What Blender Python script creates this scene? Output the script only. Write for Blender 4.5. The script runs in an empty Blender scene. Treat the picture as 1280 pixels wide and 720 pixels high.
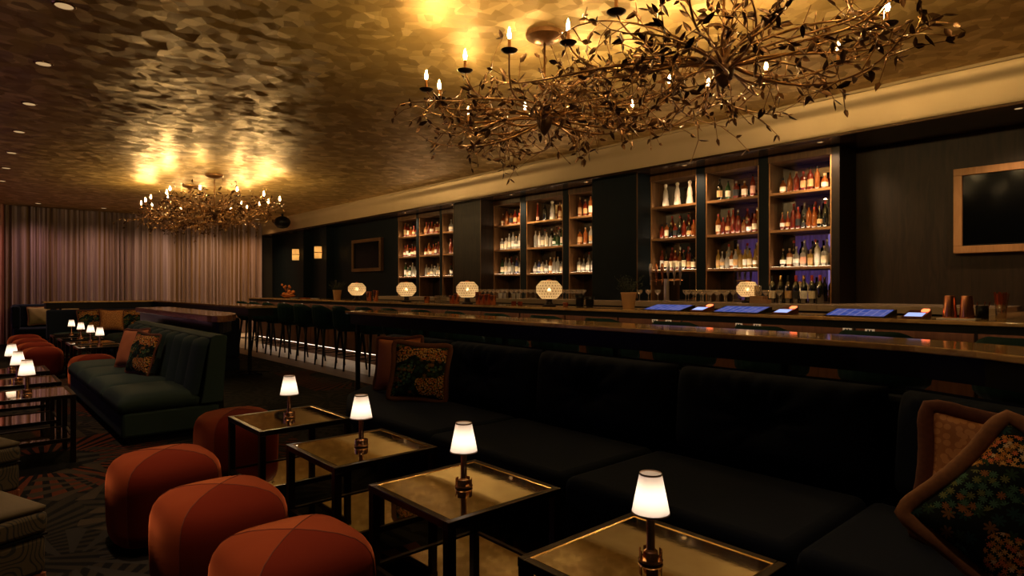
import bpy, bmesh, math, random
from mathutils import Vector, Matrix, Euler
PI = math.pi
R = random.Random(7)
sc = bpy.context.scene
COL = sc.collection
FZ = 0.006            # carpet pile height: furniture stands on this
H = 3.47              # ceiling height
ORD = ['first', 'second', 'third', 'fourth', 'fifth', 'sixth', 'seventh', 'eighth', 'ninth', 'tenth',
       'eleventh', 'twelfth', 'thirteenth', 'fourteenth', 'fifteenth', 'sixteenth', 'seventeenth', 'eighteenth', 'nineteenth', 'twentieth']

# ------------------------------------------------------------------ materials
def new_mat(name):
    m = bpy.data.materials.new(name); m.use_nodes = True
    nt = m.node_tree; nt.nodes.clear()
    out = nt.nodes.new('ShaderNodeOutputMaterial')
    return m, nt, out

def nd(nt, typ, ins=None, **props):
    n = nt.nodes.new('ShaderNode' + typ)
    for k, v in props.items(): setattr(n, k, v)
    for k, v in (ins or {}).items():
        s = n.inputs[k]
        if isinstance(v, bpy.types.NodeSocket): nt.links.new(v, s)
        else: s.default_value = v
    return n

def c4(c): return (c[0], c[1], c[2], 1.0)

def mth(nt, op, a, b=None, c=None):
    n = nt.nodes.new('ShaderNodeMath'); n.operation = op
    for i, v in enumerate((a, b, c)):
        if v is None: continue
        if isinstance(v, bpy.types.NodeSocket): nt.links.new(v, n.inputs[i])
        else: n.inputs[i].default_value = v
    return n.outputs[0]

def mixc(nt, fac, a, b, mode='MIX'):
    n = nt.nodes.new('ShaderNodeMix'); n.data_type = 'RGBA'; n.blend_type = mode
    for s, v in ((n.inputs[0], fac), (n.inputs[6], a), (n.inputs[7], b)):
        if isinstance(v, bpy.types.NodeSocket): nt.links.new(v, s)
        else: s.default_value = v if not isinstance(v, tuple) else c4(v)
    return n.outputs[2]

def ramp(nt, fac, stops, interp='LINEAR'):
    n = nt.nodes.new('ShaderNodeValToRGB'); n.color_ramp.interpolation = interp
    e = n.color_ramp.elements
    while len(e) < len(stops): e.new(0.5)
    for el, (p, c) in zip(e, stops): el.position = p; el.color = c4(c)
    nt.links.new(fac, n.inputs[0]); return n.outputs[0]

def pbr(name, col, rough=0.5, metal=0.0, noise=0.0, nscale=20.0, bump=0.0, sheen=0.0, coat=0.0, spec=0.5, stretch=None, sheen_tint=None):
    m, nt, out = new_mat(name)
    b = nd(nt, 'BsdfPrincipled', {'Roughness': rough, 'Metallic': metal, 'Base Color': c4(col), 'Specular IOR Level': spec})
    if sheen:
        b.inputs['Sheen Weight'].default_value = sheen; b.inputs['Sheen Roughness'].default_value = 0.4
        b.inputs['Sheen Tint'].default_value = c4(sheen_tint or col)
    if coat: b.inputs['Coat Weight'].default_value = coat; b.inputs['Coat Roughness'].default_value = 0.08
    if noise or bump:
        tc = nd(nt, 'TexCoord').outputs['Object']
        if stretch:
            mp = nd(nt, 'Mapping', {'Vector': tc, 'Scale': stretch}); tc = mp.outputs[0]
        nz = nd(nt, 'TexNoise', {'Vector': tc, 'Scale': nscale, 'Detail': 4.0})
        if noise:
            cc = mixc(nt, nz.outputs['Fac'], tuple(x * (1 - noise) for x in col), tuple(min(1, x * (1 + noise)) for x in col))
            nt.links.new(cc, b.inputs['Base Color'])
        if bump:
            bp = nd(nt, 'Bump', {'Height': nz.outputs['Fac'], 'Strength': bump, 'Distance': 0.02})
            nt.links.new(bp.outputs[0], b.inputs['Normal'])
    nt.links.new(b.outputs[0], out.inputs[0])
    return m

def emit(name, col, strength):
    m, nt, out = new_mat(name)
    e = nd(nt, 'Emission', {'Color': c4(col), 'Strength': strength})
    nt.links.new(e.outputs[0], out.inputs[0]); return m

def glassy(name, col, transp=0.35, transl=0.6, gloss=0.12):
    """thin tinted glass with liquid: some see-through, some light carried through, a clear gloss"""
    m, nt, out = new_mat(name)
    tr = nd(nt, 'BsdfTransparent', {'Color': c4(tuple(min(1, x * 1.15) for x in col))})
    tl = nd(nt, 'BsdfTranslucent', {'Color': c4(col)})
    df = nd(nt, 'BsdfDiffuse', {'Color': c4(col)})
    gl = nd(nt, 'BsdfGlossy', {'Color': (1, 1, 1, 1), 'Roughness': 0.06})
    m1 = nd(nt, 'MixShader', {0: transl, 1: df.outputs[0], 2: tl.outputs[0]})
    m2 = nd(nt, 'MixShader', {0: transp, 1: m1.outputs[0], 2: tr.outputs[0]})
    m3 = nd(nt, 'MixShader', {0: gloss, 1: m2.outputs[0], 2: gl.outputs[0]})
    nt.links.new(m3.outputs[0], out.inputs[0]); return m

def shade_mat(name, col, transl=0.7):
    m, nt, out = new_mat(name)
    tl = nd(nt, 'BsdfTranslucent', {'Color': c4(col)}); df = nd(nt, 'BsdfDiffuse', {'Color': c4(col)})
    m1 = nd(nt, 'MixShader', {0: transl, 1: df.outputs[0], 2: tl.outputs[0]})
    nt.links.new(m1.outputs[0], out.inputs[0]); return m

def globe_mat():
    m, nt, out = new_mat('cut crystal')
    tc = nd(nt, 'TexCoord').outputs['Object']
    s = nd(nt, 'SeparateXYZ', {0: tc})
    u = mth(nt, 'MULTIPLY', mth(nt, 'ARCTAN2', s.outputs[1], s.outputs[0]), 24 / 6.2832)
    v = mth(nt, 'MULTIPLY', s.outputs[2], 30.0)
    sh = mth(nt, 'ADD', u, mth(nt, 'MULTIPLY', mth(nt, 'MODULO', mth(nt, 'FLOOR', v), 2.0), .5))
    du = mth(nt, 'SUBTRACT', mth(nt, 'FRACT', mth(nt, 'ADD', sh, 40.0)), .5); dv = mth(nt, 'SUBTRACT', mth(nt, 'FRACT', v), .5)
    r2 = mth(nt, 'ADD', mth(nt, 'MULTIPLY', du, du), mth(nt, 'MULTIPLY', dv, dv))
    f = mth(nt, 'LESS_THAN', r2, .055)
    tl = nd(nt, 'BsdfTranslucent', {'Color': (1.0, .86, .62, 1)}); gl = nd(nt, 'BsdfGlossy', {'Color': (.9, .75, .5, 1), 'Roughness': .25})
    df = nd(nt, 'BsdfDiffuse', {'Color': (.16, .085, .035, 1)}); tr = nd(nt, 'BsdfTransparent', {'Color': (1, .9, .7, 1)})
    a = nd(nt, 'MixShader', {0: .12, 1: tl.outputs[0], 2: gl.outputs[0]})
    a2 = nd(nt, 'MixShader', {0: .10, 1: a.outputs[0], 2: tr.outputs[0]})
    b = nd(nt, 'MixShader', {0: mth(nt, 'MULTIPLY', f, .8), 1: a2.outputs[0], 2: df.outputs[0]})
    nt.links.new(b.outputs[0], out.inputs[0]); return m

def ceiling_mat():
    m, nt, out = new_mat('gold leaf ceiling')
    tc = nd(nt, 'TexCoord').outputs['Object']
    nz0 = nd(nt, 'TexNoise', {'Vector': tc, 'Scale': 3.0, 'Detail': 1.0})
    wv = nd(nt, 'VectorMath', {0: nz0.outputs['Color'], 1: (.5, .5, .5)}, operation='SUBTRACT')
    wv2 = nd(nt, 'VectorMath', {0: wv.outputs[0], 'Scale': .12}, operation='SCALE')
    wv3 = nd(nt, 'VectorMath', {0: tc, 1: wv2.outputs[0]}, operation='ADD')
    vo = nd(nt, 'TexVoronoi', {'Vector': wv3.outputs[0], 'Scale': 9.5}, voronoi_dimensions='2D')
    vo2 = nd(nt, 'TexVoronoi', {'Vector': wv3.outputs[0], 'Scale': 6.5}, voronoi_dimensions='2D')
    d1 = nd(nt, 'VectorMath', {0: vo.outputs['Color'], 1: (.5, .5, .5)}, operation='SUBTRACT')
    d2 = nd(nt, 'VectorMath', {0: vo2.outputs['Color'], 1: (.5, .5, .5)}, operation='SUBTRACT')
    ds = nd(nt, 'VectorMath', {0: d1.outputs[0], 1: d2.outputs[0]}, operation='ADD')
    dsc = nd(nt, 'VectorMath', {0: ds.outputs[0], 1: (.118, .118, 0.0)}, operation='MULTIPLY')
    ge = nd(nt, 'NewGeometry')
    nn = nd(nt, 'VectorMath', {0: ge.outputs['Normal'], 1: dsc.outputs[0]}, operation='ADD')
    nn2 = nd(nt, 'VectorMath', {0: nn.outputs[0]}, operation='NORMALIZE')
    sep = nd(nt, 'SeparateColor', {0: vo.outputs['Color']})
    sep2 = nd(nt, 'SeparateColor', {0: vo2.outputs['Color']})
    t = mth(nt, 'MULTIPLY', sep.outputs[0], sep2.outputs[1])
    col = ramp(nt, t, [(0.0, (.40, .255, .075)), (.35, (.56, .375, .125)), (1.0, (.80, .58, .24))])
    b = nd(nt, 'BsdfPrincipled', {'Base Color': col, 'Metallic': .66, 'Roughness': .47, 'Normal': nn2.outputs[0]})
    nt.links.new(b.outputs[0], out.inputs[0]); return m

def carpet_mat():
    """dark carpet woven with overlapping fan leaves and fine striped rays"""
    m, nt, out = new_mat('fan leaf carpet')
    tc = nd(nt, 'TexCoord').outputs['Object']
    def fans(scale, seed, nray, lo, hi):
        mp = nd(nt, 'Mapping', {'Vector': tc, 'Location': (seed, seed * 1.7, 0), 'Scale': (scale, scale, 1)})
        vo = nd(nt, 'TexVoronoi', {'Vector': mp.outputs[0], 'Scale': 1.0, 'Randomness': .75}, voronoi_dimensions='2D')
        df = nd(nt, 'VectorMath', {0: mp.outputs[0], 1: vo.outputs['Position']}, operation='SUBTRACT')
        s = nd(nt, 'SeparateXYZ', {0: df.outputs[0]})
        ang = mth(nt, 'ARCTAN2', s.outputs[1], s.outputs[0])
        r = vo.outputs['Distance']
        cs = nd(nt, 'SeparateColor', {0: vo.outputs['Color']})
        turn = mth(nt, 'MULTIPLY', cs.outputs[0], 6.28)
        w = mth(nt, 'SINE', mth(nt, 'ADD', mth(nt, 'MULTIPLY', ang, float(nray)), turn))
        thr = mth(nt, 'SUBTRACT', 0.55, mth(nt, 'MULTIPLY', r, 1.3))
        leaf = mth(nt, 'GREATER_THAN', w, thr)
        ring = mth(nt, 'MULTIPLY', mth(nt, 'GREATER_THAN', r, lo), mth(nt, 'LESS_THAN', r, hi))
        return mth(nt, 'MULTIPLY', leaf, ring), cs
    f1, c1 = fans(.95, 0.3, 15, .12, .50)
    f2, c2 = fans(0.8, 5.1, 46, .30, .95)
    nz = nd(nt, 'TexNoise', {'Vector': tc, 'Scale': 220.0, 'Detail': 2.0})
    g = mixc(nt, c1.outputs[1], (.017, .019, .021), (.052, .038, .024))
    o = mixc(nt, mth(nt, 'GREATER_THAN', c2.outputs[2], .66), (.021, .018, .014), (.105, .026, .010))
    col = mixc(nt, f2, (.0035, .0038, .0045), o)
    col = mixc(nt, f1, col, g)
    col = mixc(nt, mth(nt, 'MULTIPLY', nz.outputs['Fac'], .6), col, (0.002, .002, .002))
    b = nd(nt, 'BsdfPrincipled', {'Base Color': col, 'Roughness': .95, 'Specular IOR Level': .1})
    nt.links.new(b.outputs[0], out.inputs[0]); return m

def floral_mat(name, sc_=1.0, seed=0.0):
    """embroidered flower cloth: clusters of small five-petalled flowers and leaf sprigs on deep green-black"""
    m, nt, out = new_mat(name)
    tc = nd(nt, 'TexCoord').outputs['Object']
    def flowers(scale, off, petals, size):
        mp = nd(nt, 'Mapping', {'Vector': tc, 'Location': (off, off * .6 + seed, 0), 'Scale': (scale, scale, 0)})
        vo = nd(nt, 'TexVoronoi', {'Vector': mp.outputs[0], 'Scale': 1.0, 'Randomness': .8}, voronoi_dimensions='2D')
        df = nd(nt, 'VectorMath', {0: mp.outputs[0], 1: vo.outputs['Position']}, operation='SUBTRACT')
        s = nd(nt, 'SeparateXYZ', {0: df.outputs[0]})
        cs = nd(nt, 'SeparateColor', {0: vo.outputs['Color']})
        ang = mth(nt, 'ADD', mth(nt, 'ARCTAN2', s.outputs[1], s.outputs[0]), mth(nt, 'MULTIPLY', cs.outputs[0], 6.0))
        w = mth(nt, 'ABSOLUTE', mth(nt, 'COSINE', mth(nt, 'MULTIPLY', ang, petals / 2)))
        lim = mth(nt, 'MULTIPLY', mth(nt, 'ADD', mth(nt, 'MULTIPLY', w, .8), .2), size)
        return mth(nt, 'LESS_THAN', vo.outputs['Distance'], lim), cs
    blob = nd(nt, 'TexNoise', {'Vector': tc, 'Scale': 5.5 * sc_, 'Detail': 0.0})
    k = blob.outputs['Fac']
    f1, c1 = flowers(66 * sc_, 1.3 + seed, 6, .55)
    f2, c2 = flowers(22 * sc_, 4.4 + seed, 7, .42)
    f3, c3 = flowers(40 * sc_, 2.4 + seed, 8, .5)
    petal = ramp(nt, c1.outputs[1], [(0, (.50, .20, .03)), (.4, (.62, .34, .09)), (.65, (.60, .16, .05)), (.85, (.62, .42, .22)), (1, (.24, .30, .10))], 'CONSTANT')
    dk = ramp(nt, c2.outputs[1], [(0, (.020, .045, .020)), (.4, (.012, .040, .034)), (.75, (.16, .075, .02)), (1, (.05, .08, .02))], 'CONSTANT')
    gr = ramp(nt, c3.outputs[1], [(0, (.05, .12, .07)), (.5, (.12, .13, .04)), (.8, (.25, .10, .03))], 'CONSTANT')
    base = mixc(nt, f2, (.005, .008, .008), dk)
    sel3 = mth(nt, 'MULTIPLY', f3, mth(nt, 'LESS_THAN', k, .43))
    col = mixc(nt, sel3, base, gr)
    sel1 = mth(nt, 'MULTIPLY', f1, mth(nt, 'GREATER_THAN', k, .54))
    col = mixc(nt, sel1, col, petal)
    b = nd(nt, 'BsdfPrincipled', {'Base Color': col, 'Roughness': .9, 'Specular IOR Level': .15})
    nt.links.new(b.outputs[0], out.inputs[0]); return m

def spot_velvet(name, a, b_, scale):
    m, nt, out = new_mat(name)
    tc = nd(nt, 'TexCoord').outputs['Object']
    vo = nd(nt, 'TexVoronoi', {'Vector': tc, 'Scale': scale, 'Randomness': .9}, voronoi_dimensions='2D')
    f = mth(nt, 'LESS_THAN', vo.outputs['Distance'], .42)
    col = mixc(nt, f, a, b_)
    b = nd(nt, 'BsdfPrincipled', {'Base Color': col, 'Roughness': .7, 'Sheen Weight': .4, 'Sheen Tint': c4(b_)})
    nt.links.new(b.outputs[0], out.inputs[0]); return m

def wavy_mat():
    """olive upholstery with contour-like dark wavy lines"""
    m, nt, out = new_mat('contour line upholstery')
    tc = nd(nt, 'TexCoord').outputs['Object']
    nz = nd(nt, 'TexNoise', {'Vector': tc, 'Scale': 5.0, 'Detail': 1.0})
    s = mth(nt, 'SINE', mth(nt, 'MULTIPLY', nz.outputs['Fac'], 120.0))
    f = mth(nt, 'GREATER_THAN', s, .55)
    col = mixc(nt, f, (.055, .040, .018), (.008, .010, .010))
    b = nd(nt, 'BsdfPrincipled', {'Base Color': col, 'Roughness': .85})
    nt.links.new(b.outputs[0], out.inputs[0]); return m

def mirror_mat(name, col, rough, mott):
    m, nt, out = new_mat(name)
    tc = nd(nt, 'TexCoord').outputs['Object']
    nz = nd(nt, 'TexNoise', {'Vector': tc, 'Scale': 9.0, 'Detail': 5.0, 'Roughness': .6})
    cc = mixc(nt, nz.outputs['Fac'], tuple(x * (1 - mott) for x in col), tuple(min(1, x * (1 + mott)) for x in col))
    bp = nd(nt, 'Bump', {'Height': nz.outputs['Fac'], 'Strength': .006 if mott > .1 else 0.0, 'Distance': .02})
    b = nd(nt, 'BsdfPrincipled', {'Base Color': cc, 'Metallic': 1.0, 'Roughness': rough, 'Normal': bp.outputs[0]})
    nt.links.new(b.outputs[0], out.inputs[0]); return m

def wood_mat(name, a, b_, rough=.4, scale=3.0, vert=True, coat=0.0):
    m, nt, out = new_mat(name)
    tc = nd(nt, 'TexCoord').outputs['Object']
    mp = nd(nt, 'Mapping', {'Vector': tc, 'Scale': (1, 1, .12) if vert else (1, .12, 1)})
    nz = nd(nt, 'TexNoise', {'Vector': mp.outputs[0], 'Scale': scale * 6, 'Detail': 5.0, 'Distortion': 1.2})
    col = ramp(nt, nz.outputs['Fac'], [(.3, a), (.7, b_)])
    b = nd(nt, 'BsdfPrincipled', {'Base Color': col, 'Roughness': rough, 'Coat Weight': coat, 'Coat Roughness': .15, 'Specular IOR Level': .25})
    nt.links.new(b.outputs[0], out.inputs[0]); return m

def stone_mat(name, a, b_, rough=.12, scale=3.0):
    m, nt, out = new_mat(name)
    tc = nd(nt, 'TexCoord').outputs['Object']
    nz = nd(nt, 'TexNoise', {'Vector': tc, 'Scale': scale, 'Detail': 8.0, 'Distortion': 1.5})
    col = ramp(nt, nz.outputs['Fac'], [(.3, a), (.55, b_), (.62, a), (.8, b_)])
    b = nd(nt, 'BsdfPrincipled', {'Base Color': col, 'Roughness': rough, 'IOR': 1.38})
    nt.links.new(b.outputs[0], out.inputs[0]); return m

def screen_mat():
    m, nt, out = new_mat('point of sale screen')
    tc = nd(nt, 'TexCoord').outputs['Object']
    br = nd(nt, 'TexBrick', {'Vector': tc, 'Color1': (.035, .06, .26, 1), 'Color2': (.09, .10, .30, 1), 'Mortar': (.16, .15, .34, 1), 'Scale': 4.0, 'Mortar Size': .03})
    e = nd(nt, 'Emission', {'Color': br.outputs[0], 'Strength': .75})
    nt.links.new(e.outputs[0], out.inputs[0]); return m

MT = {}
MT['ceiling'] = ceiling_mat(); MT['carpet'] = carpet_mat()
MT['wood_floor'] = wood_mat('oak floor', (.10, .055, .022), (.20, .115, .05), .35, vert=False)
MT['tile'] = stone_mat('pale floor stone', (.62, .54, .46), (.80, .72, .63), .3, 2.0)
MT['navy_wall'] = pbr('navy lacquer wall', (.0060, .0105, .0140), .5, noise=.25, nscale=6, spec=.12)
MT['brown_wood'] = wood_mat('dark brown stained oak', (.009, .0065, .005), (.020, .012, .008), .42)
MT['shelf_wood'] = wood_mat('bronze stained shelf wood', (.085, .042, .017), (.15, .075, .03), .36)
MT['edge_bronze'] = pbr('bright bronze edge', (.50, .26, .10), .35, metal=.5)
MT['wall_wood'] = wood_mat('stained wall panelling', (.013, .0080, .0050), (.030, .0175, .0095), .5)
MT['oak'] = wood_mat('oak picture frame', (.36, .18, .07), (.50, .27, .11), .5)
MT['red_wood'] = wood_mat('red brown bar front', (.085, .035, .016), (.14, .058, .026), .4)
MT['soffit'] = pbr('champagne gold plaster', (.58, .43, .235), .40, metal=.35, noise=.08, nscale=3)
MT['soffit_edge'] = pbr('dark bronze trim', (.045, .024, .012), .22, metal=.6)
MT['black'] = pbr('black lacquer', (.005, .005, .006), .4, spec=.2)
MT['blackmetal'] = pbr('blackened bronze', (.030, .020, .014), .30, metal=.85)
MT['bronze'] = pbr('antique bronze branch', (.30, .155, .060), .33, metal=.92, noise=.35, nscale=30)
MT['leafdark'] = pbr('dark bronze leaf', (.12, .062, .028), .34, metal=.85, noise=.5, nscale=14)
MT['brass'] = pbr('polished copper brass', (.66, .37, .20), .26, metal=1.0)
MT['copper'] = pbr('polished copper', (.85, .36, .19), .24, metal=1.0)
MT['gold_edge'] = pbr('brushed gold trim', (.62, .40, .17), .25, metal=1.0)
MT['chrome'] = pbr('tap chrome', (.75, .68, .62), .28, metal=1.0)
MT['mirror'] = mirror_mat('antiqued bronze mirror', (.98, .84, .60), .035, .30)
MT['backmirror'] = mirror_mat('smoked back mirror', (.40, .36, .33), .02, .03)
MT['stone'] = stone_mat('honey onyx top', (.46, .26, .105), (.66, .41, .18), .07)
MT['palestone'] = pbr('pale counter stone', (.36, .26, .17), .25)
MT['fascia'] = pbr('dark green grey fascia', (.014, .016, .015), .5, spec=.2)
MT['navy_velvet'] = pbr('midnight velvet', (.0100, .0140, .0260), .85, sheen=.4, bump=.05, nscale=60, spec=.06, sheen_tint=(.09, .115, .17))
MT['teal_velvet'] = pbr('deep teal upholstery', (.024, .043, .042), .75, bump=.05, nscale=80, spec=.15)
MT['stool_velvet'] = pbr('teal black stool velvet', (.011, .033, .033), .7, spec=.1)
MT['ot_a'] = pbr('orange velvet light nap', (.30, .070, .022), .9, spec=.1, sheen=.8, sheen_tint=(1.0, .34, .14), bump=.03, nscale=90)  # same velvet in tones, each panel's nap sheen put into the colour
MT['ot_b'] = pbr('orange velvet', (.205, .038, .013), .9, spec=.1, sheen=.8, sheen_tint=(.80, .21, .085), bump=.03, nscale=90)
MT['ot_c'] = pbr('orange velvet dark nap', (.115, .013, .0055), .9, spec=.1, sheen=.8, sheen_tint=(.55, .085, .035), bump=.03, nscale=90)
MT['piping'] = pbr('rust piping', (.12, .02, .01), .8)
MT['floral'] = floral_mat('flower embroidery'); MT['floral2'] = floral_mat('small flower embroidery', 1.0, 3.7)
MT['gold_velvet'] = spot_velvet('amber spotted velvet', (.34, .125, .030), (.50, .22, .065), 38)
MT['rust_velvet'] = pbr('terracotta velvet', (.40, .130, .045), .75, sheen=.4)
MT['mustard'] = pbr('mustard linen', (.26, .19, .07), .85)
MT['fringe'] = pbr('rust brush fringe', (.115, .034, .012), .8, noise=.4, nscale=60)
MT['fringe_gold'] = pbr('golden brush fringe', (.22, .085, .026), .8, noise=.4, nscale=60)
MT['wavy'] = wavy_mat(); MT['olive'] = pbr('olive cloth', (.062, .046, .022), .8, bump=.04, nscale=80)
MT['rustfringe'] = pbr('rust bullion fringe', (.22, .06, .02), .8)
MT['shade'] = shade_mat('cream lamp shade', (.95, .84, .73)); MT['shade_trim'] = pbr('tan shade binding', (.30, .18, .10), .7)
MT['globe'] = globe_mat()
MT['bulb'] = emit('candle bulb glow', (1.0, .66, .27), 490.0)
MT['lampbulb'] = emit('warm lamp bulb', (1.0, .83, .68), 8.8)
MT['globebulb'] = emit('globe bulb glow', (1.0, .66, .33), 30.0)
MT['led'] = emit('warm shelf light strip', (1.0, .70, .42), 22.0)
MT['kickled'] = emit('foot rail light strip', (1.0, .80, .60), 3.2)
MT['barled'] = emit('under counter light strip', (1.0, .72, .45), 4.0)
MT['down'] = emit('dim downlight', (1.0, .62, .28), .40)
MT['curtain'] = None
MT['sconceglow'] = emit('sconce glow', (1.0, .58, .22), 9.0)
MT['sconceglass'] = shade_mat('ribbed sconce glass', (.95, .75, .45), .8)
MT['screen'] = screen_mat(); MT['readerscreen'] = emit('card reader screen', (.42, .50, .95), .9)
MT['orangeled'] = emit('orange indicator', (1.0, .16, .05), 2.6)
MT['readerbody'] = pbr('reader body tinted by red glow', (.10, .022, .014), .4)  # red glow on the reader is put into its body colour
MT['red_top'] = wood_mat('red brown polished wood', (.15, .058, .028), (.24, .10, .05), .16, vert=False)
MT['tv'] = pbr('switched off screen', (.002, .0025, .003), .12, spec=.06)
MT['terracotta'] = pbr('ochre ceramic pot', (.62, .40, .20), .6)
MT['leafgreen'] = pbr('dull grey green foliage', (.030, .040, .022), .7)
MT['white'] = pbr('white plastic plate', (.75, .72, .68), .4)
MT['orangefruit'] = pbr('orange peel', (.75, .23, .05), .45, bump=.1, nscale=120)
MT['ledwood'] = pbr('light wooden box', (.36, .19, .09), .55)
MT['wall_dark'] = pbr('dark painted wall', (.02, .018, .016), .7)
MT['clear'] = glassy('clear glassware', (.80, .74, .64), .80, .5, .20)
GL = {
    'amber': glassy('amber liquor', (.50, .15, .025), .18), 'red': glassy('red brown liquor', (.34, .040, .014), .18),
    'clear': glassy('clear spirit glass', (.82, .80, .72), .45), 'dark': glassy('dark bottle glass', (.020, .022, .012), .08, .5, .16),
    'yellow': glassy('pale gold spirit', (.72, .50, .14), .30), 'green': glassy('green bottle glass', (.06, .17, .05), .2),
    'blue': glassy('blue bottle glass', (.12, .15, .42), .25), 'white': glassy('white painted ceramic', (.85, .78, .66), .0, .35, .08),
    'orange': glassy('orange liqueur', (.70, .26, .04), .2)}
LBL = {'cream': pbr('cream paper label', (.80, .68, .48), .7, noise=.2, nscale=60), 'tan': pbr('tan paper label', (.55, .33, .14), .7, noise=.25, nscale=60),
       'pink': pbr('pale pink label', (.75, .38, .26), .7, noise=.2, nscale=60), 'whitel': pbr('white paper label', (.85, .82, .76), .7, noise=.15, nscale=60),
       'black': pbr('black paper label', (.02, .02, .02), .5)}
CAP = {'black': MT['black'], 'gold': MT['gold_edge'], 'red': pbr('red capsule', (.40, .03, .02), .5), 'cork': pbr('cork stopper', (.45, .28, .14), .8), 'silver': MT['chrome'], 'pearl': pbr('pearl stopper', (.85, .75, .6), .35)}

def curtain_mat(name, a, b_):
    m, nt, out = new_mat(name)
    tc = nd(nt, 'TexCoord').outputs['Object']
    nz = nd(nt, 'TexNoise', {'Vector': nd(nt, 'Mapping', {'Vector': tc, 'Scale': (3, 3, .02)}).outputs[0], 'Scale': 4.5, 'Detail': 3.0})
    col = ramp(nt, nz.outputs['Fac'], [(.36, a), (.66, b_)])
    df = nd(nt, 'BsdfDiffuse', {'Color': col}); tl = nd(nt, 'BsdfTranslucent', {'Color': col})
    mx = nd(nt, 'MixShader', {0: .25, 1: df.outputs[0], 2: tl.outputs[0]})
    nt.links.new(mx.outputs[0], out.inputs[0]); return m
MT['curtain'] = curtain_mat('mauve brown sheer curtain', (.21, .125, .055), (.47, .365, .40))
MT['pinkcurtain'] = curtain_mat('rose curtain', (.55, .26, .22), (.60, .32, .28))
MT['purplecurtain'] = curtain_mat('lilac sheer curtain', (.55, .42, .70), (.70, .55, .85))

# ------------------------------------------------------------------ mesh builder
class MB:
    def __init__(s): s.v = []; s.f = []; s.mi = []
    def add(s, vs, fs, mi=0):
        o = len(s.v); s.v += [tuple(v) for v in vs]
        for f in fs: s.f.append(tuple(o + i for i in f)); s.mi.append(mi)
        return s
    def box(s, x0, x1, y0, y1, z0, z1, mi=0):
        vs = [(x0, y0, z0), (x1, y0, z0), (x1, y1, z0), (x0, y1, z0), (x0, y0, z1), (x1, y0, z1), (x1, y1, z1), (x0, y1, z1)]
        return s.add(vs, [(3, 2, 1, 0), (4, 5, 6, 7), (0, 1, 5, 4), (1, 2, 6, 5), (2, 3, 7, 6), (3, 0, 4, 7)], mi)
    def prism(s, pts, z0, z1, mi=0):
        n = len(pts)
        vs = [(x, y, z0) for x, y in pts] + [(x, y, z1) for x, y in pts]
        fs = [tuple(range(n))[::-1], tuple(range(n, 2 * n))] + [(i, (i + 1) % n, n + (i + 1) % n, n + i) for i in range(n)]
        return s.add(vs, fs, mi)
    def lathe(s, prof, seg=16, c=(0, 0, 0), sq=None, capb=True, capt=True, mi=0):
        """prof: (r, z) from bottom to top; sq: squareness 0..1 per ring"""
        vs = []
        for k, (r, z) in enumerate(prof):
            q = (sq[k] if isinstance(sq, (list, tuple)) else sq) if sq else 0
            for i in range(seg):
                t = 2 * PI * (i + .5) / seg
                cx, sy = math.cos(t), math.sin(t)
                if q:
                    g = 1 / max(abs(cx), abs(sy)); g = 1 + (min(g, 1.30) - 1) * q
                else: g = 1
                vs.append((c[0] + r * g * cx, c[1] + r * g * sy, c[2] + z))
        fs = []
        for k in range(len(prof) - 1):
            for i in range(seg):
                j = (i + 1) % seg
                fs.append((k * seg + i, k * seg + j, (k + 1) * seg + j, (k + 1) * seg + i))
        if capb: fs.append(tuple(range(seg))[::-1])
        if capt: o = (len(prof) - 1) * seg; fs.append(tuple(o + i for i in range(seg)))
        return s.add(vs, fs, mi)
    def tube(s, pts, rad, seg=6, caps=True, mi=0):
        pts = [Vector(p) for p in pts]; n = len(pts)
        if not isinstance(rad, (list, tuple)): rad = [rad] * n
        vs = []; ref = None
        for k in range(n):
            d = (pts[min(k + 1, n - 1)] - pts[max(k - 1, 0)])
            d = d.normalized() if d.length > 1e-9 else Vector((0, 0, 1))
            if ref is None:
                ref = Vector((0, 0, 1)) if abs(d.z) < .9 else Vector((1, 0, 0))
            u = (ref - d * ref.dot(d))
            u = u.normalized() if u.length > 1e-6 else d.orthogonal().normalized()
            w = d.cross(u); ref = u
            for i in range(seg):
                t = 2 * PI * i / seg
                vs.append(pts[k] + (u * math.cos(t) + w * math.sin(t)) * rad[k])
        fs = []
        for k in range(n - 1):
            for i in range(seg):
                j = (i + 1) % seg
                fs.append((k * seg + i, k * seg + j, (k + 1) * seg + j, (k + 1) * seg + i))
        if caps:
            fs.append(tuple(range(seg))[::-1]); fs.append(tuple((n - 1) * seg + i for i in range(seg)))
        return s.add(vs, fs, mi)
    def ball(s, c, r, seg=10, rings=6, sz=1.0, mi=0):
        prof = [(max(1e-4, r * math.sin(PI * k / rings)), -r * sz * math.cos(PI * k / rings)) for k in range(rings + 1)]
        return s.lathe(prof, seg, c, capb=False, capt=False, mi=mi)
    def grid(s, nu, nv, fn, mi=0, flip=False):
        vs = [fn(i / nu, j / nv) for j in range(nv + 1) for i in range(nu + 1)]
        fs = []
        for j in range(nv):
            for i in range(nu):
                a = j * (nu + 1) + i
                q = (a, a + 1, a + nu + 2, a + nu + 1)
                fs.append(q[::-1] if flip else q)
        return s.add(vs, fs, mi)

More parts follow.
